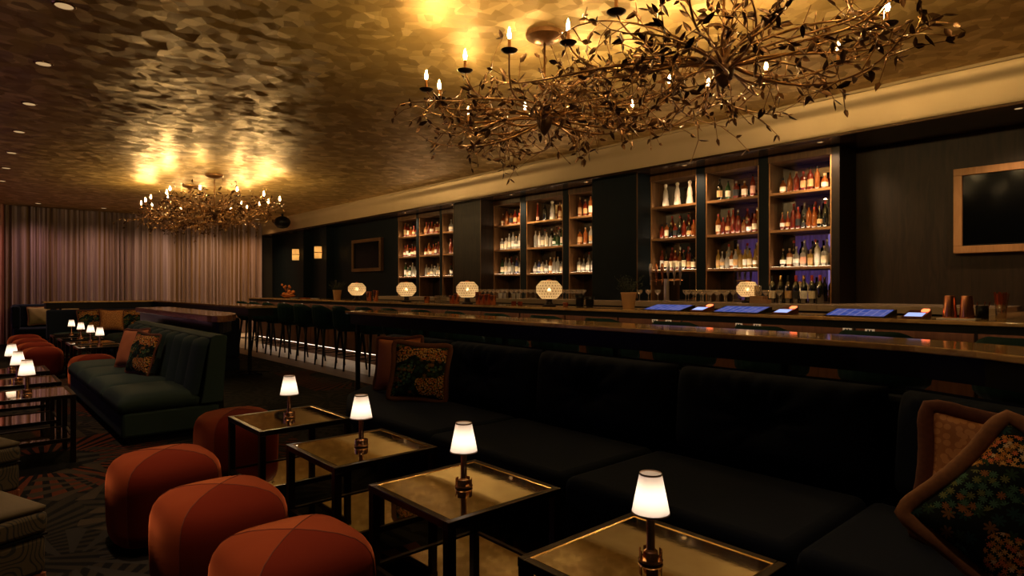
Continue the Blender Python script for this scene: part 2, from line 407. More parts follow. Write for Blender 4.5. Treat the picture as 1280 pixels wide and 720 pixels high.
def obj(name, mb, mats, parent=None, loc=(0, 0, 0), rot=(0, 0, 0), smooth=False, bevel=0.0, seg=2, subsurf=0, auto=None):
    me = bpy.data.meshes.new(name)
    me.from_pydata(mb.v, [], mb.f)
    mats = mats if isinstance(mats, (list, tuple)) else [mats]
    for m in mats: me.materials.append(m)
    if len(mats) > 1: me.polygons.foreach_set('material_index', mb.mi)
    me.update()
    if smooth: me.polygons.foreach_set('use_smooth', [True] * len(me.polygons))
    if auto and smooth: me.set_sharp_from_angle(angle=auto)
    o = bpy.data.objects.new(name, me); COL.objects.link(o)
    o.location = loc; o.rotation_euler = rot
    if parent is not None: o.parent = parent
    if bevel:
        md = o.modifiers.new('edge', 'BEVEL'); md.width = bevel; md.segments = seg; md.limit_method = 'ANGLE'; md.angle_limit = .6
    if subsurf:
        md = o.modifiers.new('smooth', 'SUBSURF'); md.levels = subsurf; md.render_levels = subsurf
    return o

def tag(o, label, cat, group=None, kind=None):
    o['label'] = label
    if cat: o['category'] = cat
    if group: o['group'] = group
    if kind: o['kind'] = kind
    return o

def thing(name, label, cat, loc=(0, 0, 0), rz=0.0, group=None, rot=None):
    o = bpy.data.objects.new(name, None); COL.objects.link(o); o.empty_display_size = .05
    o.location = loc; o.rotation_euler = rot or (0, 0, rz)
    return tag(o, label, cat, group)

def struct(name, mb, mats, label=None, **kw):
    o = obj(name, mb, mats, **kw); o['kind'] = 'structure'
    if label: o['label'] = label
    return o

def kids(o): return [c for c in COL.objects if c.parent is o]
KID = {}
def dup(root, loc, rz=None, label=None, group=None):
    if root.name not in KID: KID[root.name] = [(c, list(kids(c))) for c in kids(root)]
    r = root.copy(); COL.objects.link(r); r.location = loc
    if rz is not None: r.rotation_euler = (root.rotation_euler.x, root.rotation_euler.y, rz)
    if label: r['label'] = label
    if group: r['group'] = group
    for c, gs in KID[root.name]:
        d = c.copy(); COL.objects.link(d); d.parent = r
        for g in gs:
            e = g.copy(); COL.objects.link(e); e.parent = d
    return r

def bez(p0, p1, p2, p3, n):
    p0, p1, p2, p3 = map(Vector, (p0, p1, p2, p3)); out = []
    for i in range(n + 1):
        t = i / n; u = 1 - t
        out.append(p0 * u ** 3 + p1 * 3 * u * u * t + p2 * 3 * u * t * t + p3 * t ** 3)
    return out
# ================================================================== SETTING
XW, XE, YS, YN = -2.6, 8.0, -2.6, 20.1      # room limits
m = MB(); m.box(XW, 4.6, YS, YN, -.1, 0, 0); m.box(4.6, 4.85, YS, YN, -.1, 0, 0); m.box(4.85, XE + .1, YS, YN, -.1, 0, 1)
struct('floor', m, [MT['wood_floor'], MT['tile']], 'oak border and pale stone floor along the bar')
m = MB(); m.box(XW + .02, 4.4, YS + .02, YN - .02, 0, FZ)
tag(obj('carpet', m, MT['carpet']), 'dark fan-leaf patterned carpet under the lounge seating', 'carpet', kind='thing')
m = MB(); m.box(XW, XE + .1, YS, YN + .1, H, H + .1)
struct('ceiling', m, MT['ceiling'], 'faceted gold leaf ceiling')
m = MB(); m.box(XE, XE + .1, YS, YN, 0, H)
struct('wall_right', m, MT['wall_wood'], 'dark stained oak wall behind the bar')
m = MB(); m.box(XW, XE + .1, YN, YN + .1, 0, H); struct('wall_back', m, MT['wall_dark'])
m = MB(); m.box(XW - .1, XW, YS, YN + .1, 0, H); struct('wall_left', m, MT['wall_dark'])
m = MB(); m.box(XW - .1, XE + .1, YS - .1, YS, 0, H); struct('wall_front', m, MT['wall_dark'])
# soffit over the bar: champagne gold fascia with a bronze cornice and a dark lacquer underside
m = MB(); XS = 7.05; ZS = 3.07
prof = [(XS, ZS), (XS - .012, ZS + .03), (XS - .012, ZS + .20), (XS - .035, ZS + .27), (XS - .06, ZS + .31), (XS - .06, H), (XE, H), (XE, ZS)]
def sweep(prof, y0, y1, mi=0):
    n = len(prof); mm = MB()
    vs = [(x, y0, z) for x, z in prof] + [(x, y1, z) for x, z in prof]
    mm.add(vs, [tuple(range(n)), tuple(range(n, 2 * n))[::-1]] + [((i + 1) % n, i, n + i, n + (i + 1) % n) for i in range(n)], mi)
    return mm
struct('trim_1', sweep(prof, YS, YN), MT['soffit'], 'champagne gold soffit fascia above the bar', smooth=True, auto=.6)
m = MB(); m.box(XS - .085, XS - .06, YS, YN, H - .028, H); struct('trim_2', m, MT['soffit'], 'thin gold cornice strip at the ceiling')
m = MB(); m.box(XS - .03, XS + .10, YS, YN, ZS - .035, ZS); m.box(XS + .10, XE, YS, YN, ZS - .02, ZS)
struct('trim_3', m, MT['soffit_edge'], 'dark bronze underside of the soffit', bevel=.006)
# far wall of the bar side, navy lacquer with two pilasters
m = MB(); m.box(7.5, XE, 12.36, YN, 0, ZS - .02); struct('trim_4', m, MT['navy_wall'], 'navy lacquer wall at the far end of the bar')
for k, y in enumerate((15.85, 17.35)):
    m = MB(); m.box(7.28, 7.5, y - .22, y + .22, 0, ZS - .02); m.box(7.26, 7.5, y - .24, y + .24, 0, .14)
    struct('trim_%d' % (5 + k), m, MT['navy_wall'], 'navy lacquer pilaster carrying a ribbed sconce')
# pilasters between the shelving groups
for k, (y0, y1, mt) in enumerate(((8.913, 9.77, 'wall_wood'), (5.347, 6.20, 'navy_wall'))):
    m = MB(); m.box(7.19, XE, y0, y1, 0, ZS - .02)
    struct('trim_%d' % (7 + k), m, MT[mt], 'tall panelled pilaster between the bottle shelves', bevel=.004)
for k, y in enumerate((8.918, 9.765, 5.352)):
    m = MB(); m.box(7.182, 7.19, y - .008, y + .008, 1.25, ZS - .02)
    struct('trim_%d' % (9 + k), m, MT['shelf_wood'], 'slim bronze edge strip on the pilaster')

# far curtain, hung from the ceiling in deep pleats
def curtain_mesh(x0, x1, y, z0, z1, pitch, amp, along='x', seed=1):
    rr = random.Random(seed); n = int((x1 - x0) / pitch) * 8; ph = 0; xs = []
    pts = []
    for i in range(n + 1):
        ph += 2 * PI / 8 * (1 + .35 * math.sin(i * .13 + seed) + .25 * rr.uniform(-1, 1))
        pts.append((x0 + (x1 - x0) * i / n, amp * math.sin(ph) * (1 + .3 * math.sin(i * .05))))
    mb = MB(); zs = [z0, z0 + .5, (z0 + z1) / 2, z1 - .3, z1]
    def fn(u, v):
        i = round(u * n); x, a = pts[i]; z = zs[round(v * 4)]
        k = 1.15 - .3 * v
        return (x, y + a * k, z) if along == 'x' else (y + a * k, x, z)
    mb.grid(n, 4, fn); return mb
tag(obj('curtain', curtain_mesh(.62, 7.02, 19.72, .02, H - .01, .135, .05), MT['curtain'], smooth=True),
    'mauve and gold pleated sheer curtain covering the far wall', 'curtain')
tag(obj('curtain', curtain_mesh(XW + .1, .74, 19.5, .02, H - .01, .16, .055, seed=4), MT['pinkcurtain'], smooth=True),
    'rose coloured curtain panel at the far left corner', 'curtain')
tag(obj('curtain', curtain_mesh(6.9, 9.6, XW + .25, .02, H - .01, .13, .045, along='y', seed=9), MT['purplecurtain'], smooth=True),
    'lilac lit curtain on the left wall, seen in the shelf mirrors', 'curtain')
# dusk behind the left curtain: unseen window with frame, put in to backlight it
m = MB(); m.box(XW + .012, XW + .02, 6.9, 9.6, .5, 3.0)
w = struct('backlight_window', m, emit('added dusk backlight', (.46, .36, 1.0), .8), 'unseen window put in to backlight the lilac curtain')
m = MB()
for y in (6.9, 8.25, 9.6): m.box(XW, XW + .06, y - .03, y + .03, .5, 3.0)
for z in (.5, 3.0): m.box(XW, XW + .06, 6.9, 9.6, z - .03, z + .03)
obj('window_frame', m, MT['black'], w)
# unseen floor strip, added to tint the rose curtain violet
m = MB(); m.box(-2.3, .10, 19.30, 19.33, FZ, .03); tag(obj('light_strip', m, emit('added violet wash', (.85, .40, .55), 16.0)), 'unseen violet floor strip added to tint the rose curtain', 'light')

# ================================================================== CEILING LIGHTS
ys = [2.50, 3.95, 5.54, 7.1, 8.75, 10.4, 12.1, 13.7, 15.4]
for k, y in enumerate(ys):
    t = thing('downlight', 'small round recessed downlight, %s of the left ceiling row counted from the near end' % ORD[k], 'ceiling light', (.55, y, H), group='recessed downlights')
    mm = MB(); mm.lathe([(.074, -.004), (.078, 0.0)], 24, capt=False, capb=False); mm.lathe([(.058, -.006), (.074, -.004)], 24, capb=False, capt=False); obj('trim_ring', mm, MT['gold_edge'], t, smooth=True)
    mm = MB(); mm.lathe([(.058, -.0055)], 24, capb=False); obj('lens', mm, MT['down'], t)
    l = bpy.data.lights.new('downlight_beam', 'SPOT'); l.energy = 165 if k < 2 else 80; l.color = (1, .60, .32); l.spot_size = .80 if k < 2 else (.72 if k == 2 else 1.30); l.spot_blend = 1.0; l.shadow_soft_size = .05
    lo = bpy.data.objects.new('downlight_beam', l); COL.objects.link(lo); lo.parent = t; lo.location = (0, 0, -.03)
for k, (x, y) in enumerate(((1.36, 18.9), (2.71, 18.9), (4.06, 18.9), (5.40, 18.9), (6.60, 18.9))):
    t = thing('downlight', 'small recessed downlight washing the far curtain, %s from left' % ORD[k], 'ceiling light', (x, y, H), group='recessed downlights')
    mm = MB(); mm.lathe([(.074, -.004), (.078, 0.0)], 20, capt=False, capb=False); mm.lathe([(.058, -.006), (.074, -.004)], 20, capb=False, capt=False); obj('trim_ring', mm, MT['gold_edge'], t, smooth=True)
    mm = MB(); mm.lathe([(.058, -.0055)], 20, capb=False); obj('lens', mm, MT['down'], t)
    l = bpy.data.lights.new('curtain_beam', 'SPOT'); l.energy = (90, 100, 125, 165, 150)[k]; l.color = ((.95, .50, .42), (1, .58, .38), (1, .62, .34), (1, .62, .30), (1, .55, .24))[k]; l.spot_size = 2.3; l.spot_blend = 1.0; l.shadow_soft_size = .25
    lo = bpy.data.objects.new('curtain_beam', l); COL.objects.link(lo); lo.parent = t; lo.location = (0, 0, -.03); lo.rotation_euler = (.10, 0, 0)
# unseen downlight added to light the foreground pillows, and small spots sunk in the soffit over the back bar
def spotlight(name, label, loc, energy, size, tilt, col=(1, .62, .34), grp='soffit spotlights'):
    t = thing(name, label, 'ceiling light', loc, group=grp)
    mm = MB(); mm.lathe([(.034, -.004), (.046, 0.0)], 18, capt=False, capb=False); mm.lathe([(.03, -.003), (.034, -.004)], 18, capb=False, capt=False); obj('trim_ring', mm, MT['gold_edge'], t, smooth=True)
    mm = MB(); mm.lathe([(.03, -.0025)], 18, capb=False); obj('lens', mm, MT['down'], t)
    l = bpy.data.lights.new('spot_beam', 'SPOT'); l.energy = energy; l.color = col; l.spot_size = size; l.spot_blend = .9; l.shadow_soft_size = .03
    lo = bpy.data.objects.new('spot_beam', l); COL.objects.link(lo); lo.parent = t; lo.location = (0, 0, -.02); lo.rotation_euler = tilt
spotlight('downlight', 'unseen downlight added above the right foreground table', (1.85, .45, H), 26, .8, (0, -.12, 0), grp='recessed downlights')
for k in range(7):
    spotlight('soffit_spotlight', 'small spotlight in the soffit over the back bar, %s from the near end' % ORD[k], (7.22, 1.1 + 1.75 * k, ZS - .0205), 38, 1.9, (0, -.40, 0))

# ================================================================== CHANDELIERS
CL = [(-.76, 1.37), (-.55, 1.49), (-.79, .82), (-.80, .32), (-.60, -.03), (.09, 1.92), (.39, 1.44), (.89, 1.16), (1.08, .73), (.77, .12), (1.06, -.06),
      (1.06, -.55), (1.09, -1.06), (.63, -1.51), (-.72, -.52), (-.78, -1.02), (-.42, -1.45), (.10, -1.72)]
def leaf_into(mb, p, d, L, rr):
    """one folded pointed leaf from p along d"""
    d = d.normalized(); up = Vector((rr.uniform(-1, 1), rr.uniform(-1, 1), rr.uniform(-.3, 1)))
    w = d.cross(up)
    if w.length < 1e-3: w = d.orthogonal()
    w.normalize(); n = w.cross(d).normalized()
    W = L * rr.uniform(.17, .24)
    a = p; t = p + d * L
    m1 = p + d * L * .32 - n * L * .05; m2 = p + d * L * .66 - n * L * .06
    l1 = p + d * L * .28 + w * W + n * L * .06; l2 = p + d * L * .66 + w * W * .78 + n * L * .05
    r1 = p + d * L * .28 - w * W + n * L * .06; r2 = p + d * L * .66 - w * W * .78 + n * L * .05
    mb.add([a, m1, m2, t, l1, l2, r1, r2], [(0, 1, 4), (4, 1, 2, 5), (5, 2, 3), (1, 0, 6), (2, 1, 6, 7), (3, 2, 7)])
def bud_into(mb, p, d, L):
    d = d.normalized()
    mb.tube([p, p + d * L * .4, p + d * L], [.0025, L * .18, .001], 5)

def joined(p, q):
    p.add(q.v, q.f, 1); return p
def make_chandelier():
    rr = random.Random(11)
    root = thing('chandelier', 'large near chandelier of bronze leafy branches with candle lights above the drink rail', 'chandelier', (3.53, 2.76, H), group='leafy branch chandeliers')
    hubs = [Vector((0, .79, -.68)), Vector((0, -.79, -.68))]
    for hb in hubs:
        mm = MB(); mm.lathe([(.035, -.075), (.10, -.06), (.150, -.03), (.155, 0)], 28, (hb.x, hb.y, 0)); obj('canopy', mm, MT['bronze'], root, smooth=True, auto=.7)
        mm = MB(); mm.tube([(hb.x, hb.y, -.07), (hb.x, hb.y, -.62)], .009, 8)
        pts = [(hb.x + .018 * math.cos(k * .8), hb.y + .018 * math.sin(k * .8), -.08 - k * .02) for k in range(28)]
        mm.tube(pts, .004, 5); obj('stem', mm, MT['bronze'], root, smooth=True)
        mm = MB(); mm.lathe([(.002, -.15), (.024, -.13), (.055, -.08), (.070, -.02), (.060, .04), (.035, .09), (.012, .14)], 16, tuple(hb)); obj('hub', mm, MT['leafdark'], root, smooth=True)
    def sprays(path, tw, lv, n, L0, L1, s0=.25, up=.15):
        for k in range(n):
            t = s0 + (1 - s0) * (k + rr.random()) / n
            i = min(len(path) - 2, int(t * (len(path) - 1))); f = t * (len(path) - 1) - i
            p = path[i].lerp(path[i + 1], f); d = (path[i + 1] - path[i]).normalized()
            side = Vector((rr.uniform(-1, 1), rr.uniform(-1, 1), rr.uniform(-.9, .9) + up)); side = (side - d * side.dot(d) * .6).normalized()
            L = rr.uniform(L0, L1); q1 = p + (side * .6 + d * .5).normalized() * L * .5; q2 = q1 + (side * .8 + d * .25 + Vector((0, 0, rr.uniform(-.35, .3)))).normalized() * L * .5
            tw.tube([p, q1, q2], [.0042, .0032, .0022], 5)
            for q, dd in ((q1, side), (q1, d), (q2, q2 - q1), (q2, side), (p.lerp(q1, .5), -side + d * .6)):
                if rr.random() < .58:
                    v = dd + Vector((rr.uniform(-.7, .7), rr.uniform(-.7, .7), rr.uniform(-.7, .5)))
                    leaf_into(lv, q, v, rr.uniform(.052, .088), rr)
            if rr.random() < .4: bud_into(tw, q2, q2 - q1 + Vector((0, 0, .02)), .035)
    # candle arms
    for k, (x, y) in enumerate(CL):
        hb = hubs[0] if y > 0 else hubs[1]
        e = Vector((x, y, -.485)); h0 = hb + Vector((0, 0, -.03)); dirv = Vector((x - hb.x, y - hb.y, 0)); Lh = dirv.length; dirn = dirv.normalized()
        low = -.74 + rr.uniform(-.05, .08)
        path = bez(h0, h0 + dirn * Lh * .45 + Vector((0, 0, .16 + rr.uniform(-.05, .1))), Vector((x, y, low - .10)) - dirn * .16, e, 16)
        perp = Vector((-dirn.y, dirn.x, 0)) * rr.uniform(-.10, .10)
        path = [p + perp * math.sin(PI * i / 16) for i, p in enumerate(path)]
        arm = MB(); arm.tube(path, [.011 - .005 * i / 16 for i in range(17)], 6); lv = MB(); sprays(path[:13], arm, lv, 5, .10, .22, .35, -.1)
        a = obj('candle_arm', joined(arm, lv), [MT['bronze'], MT['leafdark']], root, smooth=True)
        pan = MB(); pan.lathe([(.004, -.495), (.035, -.492), (.056, -.478), (.058, -.474), (.03, -.484), (.010, -.486)], 18, (x, y, 0), capb=False, capt=False)
        obj('drip_pan', pan, MT['blackmetal'], a, smooth=True)
        cd = MB(); cd.lathe([(.011, -.486), (.011, -.402), (.008, -.398)], 12, (x, y, 0)); obj('candle', cd, MT['brass'], a, smooth=True, auto=.7)
        bb = MB(); bb.lathe([(.006, -.402), (.0115, -.388), (.0125, -.370), (.0090, -.346), (.001, -.320)], 8, (x, y, 0)); obj('bulb', bb, MT['bulb'], a, smooth=True)
    # free branches
    for hi, hb in enumerate(hubs):
        for k in range(15):
            az = 2 * PI * (k + rr.uniform(-.3, .3)) / 15
            L = rr.uniform(.70, 1.12); el = rr.uniform(-.30, .30)
            d0 = Vector((math.cos(az), math.sin(az), el)); tw_ = Vector((-math.sin(az), math.cos(az), 0)) * rr.choice((-1, 1)) * rr.uniform(.25, .75)
            e = hb + d0 * L + tw_ * L * .7; e.z = max(-.82, min(-.46, e.z))
            path = bez(hb + Vector((0, 0, rr.uniform(-.05, .05))), hb + d0 * L * .45 - tw_ * .55 + Vector((0, 0, rr.uniform(-.25, .2))), hb + d0 * L * .85 - tw_ * .1 + Vector((0, 0, rr.uniform(-.18, .12))), e, 12)
            path = [p if p.z < -.12 else Vector((p.x, p.y, -.12)) for p in path]
            br = MB(); br.tube(path, [.010 - .0065 * i / 12 for i in range(13)], 6); lv = MB(); sprays(path, br, lv, 10, .13, .32, .16, -.05)
            obj('branch', joined(br, lv), [MT['bronze'], MT['leafdark']], root, smooth=True)
        for k in range(5):   # swags crossing from one hub towards the other
            sg = -1 if hi == 0 else 1; off = rr.uniform(-.75, .75)
            e = Vector((off, hb.y + sg * rr.uniform(.8, 1.7), rr.uniform(-.78, -.35)))
            path = bez(hb, hb + Vector((off * 1.5, sg * .2, rr.uniform(-.1, .3))), Vector((off * 1.3, e.y - sg * .3, -.68 + rr.uniform(-.2, .1))), e, 14)
            path = [p if p.z < -.2 else Vector((p.x, p.y, -.2)) for p in path]
            br = MB(); br.tube(path, [.011 - .007 * i / 14 for i in range(15)], 6); lv = MB(); sprays(path, br, lv, 12, .12, .28, .15, .05)
            obj('branch', joined(br, lv), [MT['bronze'], MT['leafdark']], root, smooth=True)
        for k in range(3):   # long reaching sprays at both ends
            az = (PI / 2 if hi == 0 else -PI / 2) + rr.uniform(-.75, .75); d0 = Vector((math.cos(az), math.sin(az), 0)); L = rr.uniform(.95, 1.18) if hi == 0 else rr.uniform(1.1, 1.35)
            path = bez(hb, hb + d0 * L * .35 + Vector((0, 0, .12)), hb + d0 * L * .7 + Vector((0, 0, -.10)), hb + d0 * L + Vector((0, 0, rr.uniform(.0, .25))), 12)
            br = MB(); br.tube(path, [.010 - .0065 * i / 12 for i in range(13)], 6); lv = MB(); sprays(path, br, lv, 11, .12, .26, .3, .05)
            obj('branch', joined(br, lv), [MT['bronze'], MT['leafdark']], root, smooth=True)
        for k in range(4):   # upright sprays round the stem
            az = rr.uniform(0, 6.28); d0 = Vector((math.cos(az) * .35, math.sin(az) * .35, 0))
            path = bez(hb, hb + d0 * .3 + Vector((0, 0, .15)), hb + d0 * .8 + Vector((0, 0, .3)), hb + d0 * 1.1 + Vector((0, 0, rr.uniform(.34, .46))), 8)
            br = MB(); br.tube(path, [.007 - .004 * i / 8 for i in range(9)], 6); lv = MB(); sprays(path, br, lv, 6, .07, .15, .2, .1)
            obj('branch', joined(br, lv), [MT['bronze'], MT['leafdark']], root, smooth=True)
    return root
ch = make_chandelier()
dup(ch, (3.42, 12.77, H), 0, 'far chandelier of bronze leafy branches with candle lights in front of the curtain')

# black loudspeaker under the ceiling at the far soffit
t = thing('loudspeaker', 'round black loudspeaker mounted under the ceiling beside the far chandelier', 'speaker', (6.62, 17.0, H))
m = MB(); m.tube([(0, 0, 0), (0, 0, -.08)], .03, 10); obj('bracket', m, MT['black'], t)
m = MB(); m.ball((0, 0, -.24), .22, 20, 12, .78); obj('housing', m, MT['black'], t, smooth=True)
m = MB(); m.lathe([(.13, -.385), (.15, -.37)], 20); obj('grille', m, MT['fascia'], t)

# sconces on the pilasters
for k, y in enumerate((15.85, 17.35)):
    t = thing('wall_sconce', 'lit ribbed glass wall sconce on the %s navy pilaster' % ('nearer' if k == 0 else 'farther'), 'wall lamp', (7.28, y, 2.36), group='ribbed glass sconces')
    m = MB(); m.box(-.05, 0, -.05, .05, -.05, .05); obj('back_plate', m, MT['brass'], t, bevel=.005)
    m = MB()
    n_ = 72; rr_ = lambda q: .088 + .009 * abs(math.sin(q * PI / 4))
    vs = [(-.14 + rr_(q) * math.cos(2 * PI * q / n_), rr_(q) * math.sin(2 * PI * q / n_), z) for z in (-.16, .16) for q in range(n_)]
    m.add(vs, [(q, (q + 1) % n_, n_ + (q + 1) % n_, n_ + q) for q in range(n_)])
    obj('ribbed_glass', m, MT['sconceglass'], t, smooth=True)
    m = MB(); m.lathe([(.098, -.008), (.102, 0), (.098, .008)], 24, (-.14, 0, 0), capb=False, capt=False); m.box(-.05, -.03, -.012, .012, -.012, .012); obj('brass_band', m, MT['brass'], t)
    m = MB(); m.ball((-.14, 0, .08), .03, 8, 6); m.ball((-.14, 0, -.08), .03, 8, 6); obj('bulb', m, MT['sconceglow'], t)

# televisions
def tv(loc, label, w, h, fm='oak'):
    t = thing('television', label, 'television', loc, group='wall televisions')
    m = MB(); f = .075
    m.box(-.09, 0, -w / 2, w / 2, h / 2 - f, h / 2); m.box(-.09, 0, -w / 2, w / 2, -h / 2, -h / 2 + f)
    m.box(-.09, 0, -w / 2, -w / 2 + f, -h / 2 + f, h / 2 - f); m.box(-.09, 0, w / 2 - f, w / 2, -h / 2 + f, h / 2 - f)
    obj('frame', m, MT[fm], t, bevel=.004)
    m = MB(); m.box(-.055, -.01, -w / 2 + f, w / 2 - f, -h / 2 + f, h / 2 - f); obj('screen', m, MT['tv'], t)
    m = MB(); m.box(-.06, -.05, -w / 2 + f, w / 2 - f, -h / 2 + f, -h / 2 + f + .015); obj('bezel', m, MT['black'], t)
    return t
tv((7.995, .98, 2.22), 'large oak framed television on the wall right of the bottle shelves', 1.54, .90)
tv((7.495, 13.72, 2.21), 'far dark framed television on the navy wall beside the sconces', 1.46, .80, 'shelf_wood')

# ================================================================== BACK BAR SHELVING
ZSH = [1.66, 2.118, 2.577]; ZT = 2.95; XF, XB = 7.5, 7.86
BAYS = [(11.56, 12.33), (10.66, 11.46), (9.775, 10.58), (8.15, 8.908), (7.10, 8.00), (6.205, 6.97), (4.585, 5.342), (3.70, 4.45), (2.83, 3.576)]
BN = ['farthest', 'second', 'third', 'fourth', 'fifth', 'sixth', 'seventh', 'eighth', 'nearest']
def bayname(i): return 'the farthest bay' if i == 0 else ('the nearest bay' if i == 8 else 'the %s bay from the far end' % BN[i])
SP = []
for i, (y0, y1) in enumerate(BAYS):
    t = thing('bottle_shelving', 'lit bronze wood bottle shelving with mirrored back, ' + bayname(i).replace('the ', '', 1), 'shelving', (XF, (y0 + y1) / 2, 1.22), group='bottle shelving bays')
    w = (y1 - y0) / 2; Z = lambda z: z - 1.22
    lg = .05 if i not in (0, 3, 6) else .03
    for s, fr in ((-1, w), (1, w)):
        m = MB(); a, b = (s * w, s * (w + .0)) if False else sorted((s * w, s * (w - .018)))
        m.box(0, XB - XF, a, b, 0, Z(ZT)); obj('side_panel', m, MT['shelf_wood'], t, bevel=.002)
        m = MB(); e_ = s * (w - .009); m.box(-.004, 0, e_ - .007, e_ + .007, 0, Z(ZT)); obj('edge_strip', m, MT['edge_bronze'], t)
    for z in ZSH:
        m = MB(); m.box(.004, XB - XF, -w + .018, w - .018, Z(z) - .032, Z(z)); sh = obj('shelf', m, MT['shelf_wood'], t, bevel=.002)
        m = MB(); m.box(.001, .004, -w + .018, w - .018, Z(z) - .032, Z(z) - .001); obj('edge_strip', m, MT['edge_bronze'], sh)
        m = MB(); m.box(.014, .028, -w + .022, w - .022, Z(z) - .001, Z(z) + .0006); obj('light_strip', m, MT['led'], sh)
    m = MB(); m.box(XB - XF, XB - XF + .02, -w, w, 0, Z(ZT)); obj('mirror_back', m, MT['backmirror'], t)
    m = MB(); m.box(0, XB - XF, -w, w, Z(ZT), Z(ZT) + .03); m.box(-.02, .02, -w - lg * .0, w, Z(ZT), Z(3.045)); obj('header', m, MT['shelf_wood'], t, bevel=.003)
# dark uprights between bays
for k, (y0, y1) in enumerate(((11.46, 11.56), (10.58, 10.66), (8.0, 8.15), (6.97, 7.10), (4.45, 4.585), (3.576, 3.70), (2.74, 2.83), (12.33, 12.36))):
    m = MB(); m.box(7.485, XE, y0 + .0005, y1 - .0005, 0, ZS - .021)
    struct('trim_%d' % (12 + k), m, MT['navy_wall'] if k not in (6,) else MT['brown_wood'], 'dark upright between the bottle shelves')
# back bar counter
t = thing('back_counter', 'raised back bar counter with pale stone edge under the bottle shelves', 'counter', (6.85, 0, 0))
m = MB(); m.box(0, .645, 2.74, 12.35, 1.15, 1.22); m.box(0, 1.145, 1.2, 2.738, 1.15, 1.22); obj('worktop', m, MT['palestone'], t, bevel=.004)
m = MB(); m.box(.03, .6, 1.2, 12.35, 0, 1.149); obj('cabinet_front', m, MT['brown_wood'], t)

# ------------------------------------------------------------------ bottles
def bottle_profiles():
    P = {}
    P['round'] = dict(b=[(.036, 0), (.038, .006), (.038, .17), (.034, .195), (.016, .225), (.0135, .245), (.0135, .285)], cap=(.0145, .262, .292), lab=(.0385, .045, .135), sq=0, word='round')
    P['tall'] = dict(b=[(.033, 0), (.036, .006), (.036, .21), (.030, .235), (.014, .262), (.0125, .30), (.0125, .325)], cap=(.014, .298, .333), lab=(.0365, .05, .16), sq=0, word='tall')
    P['square'] = dict(b=[(.034, 0), (.036, .005), (.036, .165), (.030, .18), (.014, .192), (.0135, .235)], cap=(.017, .222, .252), lab=(.0365, .04, .13), sq=[1, 1, 1, .8, 0, 0], word='square')
    P['squat'] = dict(b=[(.042, 0), (.048, .01), (.048, .10), (.040, .135), (.018, .16), (.015, .20)], cap=(.021, .188, .222), lab=(.0485, .03, .09), sq=0, word='squat')
    P['decanter'] = dict(b=[(.058, 0), (.060, .012), (.052, .07), (.043, .13), (.040, .14), (.046, .155), (.044, .20), (.034, .27), (.024, .30), (.021, .318), (.026, .325), (.026, .335)], cap=(.034, .332, .40), lab=None, sq=0, word='decanter')
    P['flask'] = dict(b=[(.040, 0), (.045, .012), (.050, .09), (.044, .14), (.020, .175), (.013, .20), (.013, .25)], cap=(.016, .238, .268), lab=(.0505, .05, .105), sq=0, word='flask')
    P['slim'] = dict(b=[(.028, 0), (.030, .006), (.024, .16), (.016, .24), (.013, .34)], cap=(.015, .33, .365), lab=(.0295, .03, .09), sq=0, word='slim')
    P['wine'] = dict(b=[(.034, 0), (.037, .006), (.037, .19), (.030, .215), (.015, .245), (.014, .305)], cap=(.0152, .245, .31), lab=(.0377, .055, .14), sq=0, word='wine')
    return P
PR = bottle_profiles(); PROTO = {}; BMESH = {}
def bmesh_for(kind, piece, mt):
    key = (kind, piece, mt.name)
    if key in BMESH: return BMESH[key]
    p = PR[kind]; mb = MB(); seg = 16
    if piece == 'body': mb.lathe(p['b'], seg, sq=p['sq'])
    elif piece == 'cap':
        r, z0, z1 = p['cap']
        if kind == 'decanter': mb.ball((0, 0, (z0 + z1) / 2), r, 12, 8, 1.0)
        else: mb.lathe([(r, z0), (r, z1 - .003), (r * .85, z1)], 12)
    else:
        r, z0, z1 = p['lab']; mb.lathe([(r, z0), (r, z1)], seg, sq=(1 if p['sq'] else 0), capb=False, capt=False)
    me = bpy.data.meshes.new(kind + '_' + piece); me.from_pydata(mb.v, [], mb.f); me.materials.append(mt)
    me.polygons.foreach_set('use_smooth', [True] * len(me.polygons)); me.set_sharp_from_angle(angle=.7); me.update()
    BMESH[key] = me; return me
def bottle(kind, glass, lab, cap, loc, rz, label, group, s=1.0, sxy=None):
    t = thing('liquor_bottle' if kind != 'wine' else 'wine_bottle', label, 'bottle', loc, rz, group)
    t.scale = (sxy or s, sxy or s, s)
    for nm, mt in (('body', GL[glass]), ('label', LBL.get(lab)), ('cap', CAP[cap])):
        if mt is None or (nm == 'label' and PR[kind]['lab'] is None): continue
        o = bpy.data.objects.new({'label': 'paper_label'}.get(nm, nm), bmesh_for(kind, nm, mt)); COL.objects.link(o); o.parent = t
    return t
GW = {'amber': 'amber', 'red': 'dark red', 'clear': 'clear', 'dark': 'dark', 'yellow': 'pale gold', 'green': 'green', 'blue': 'blue', 'white': 'white', 'orange': 'orange'}
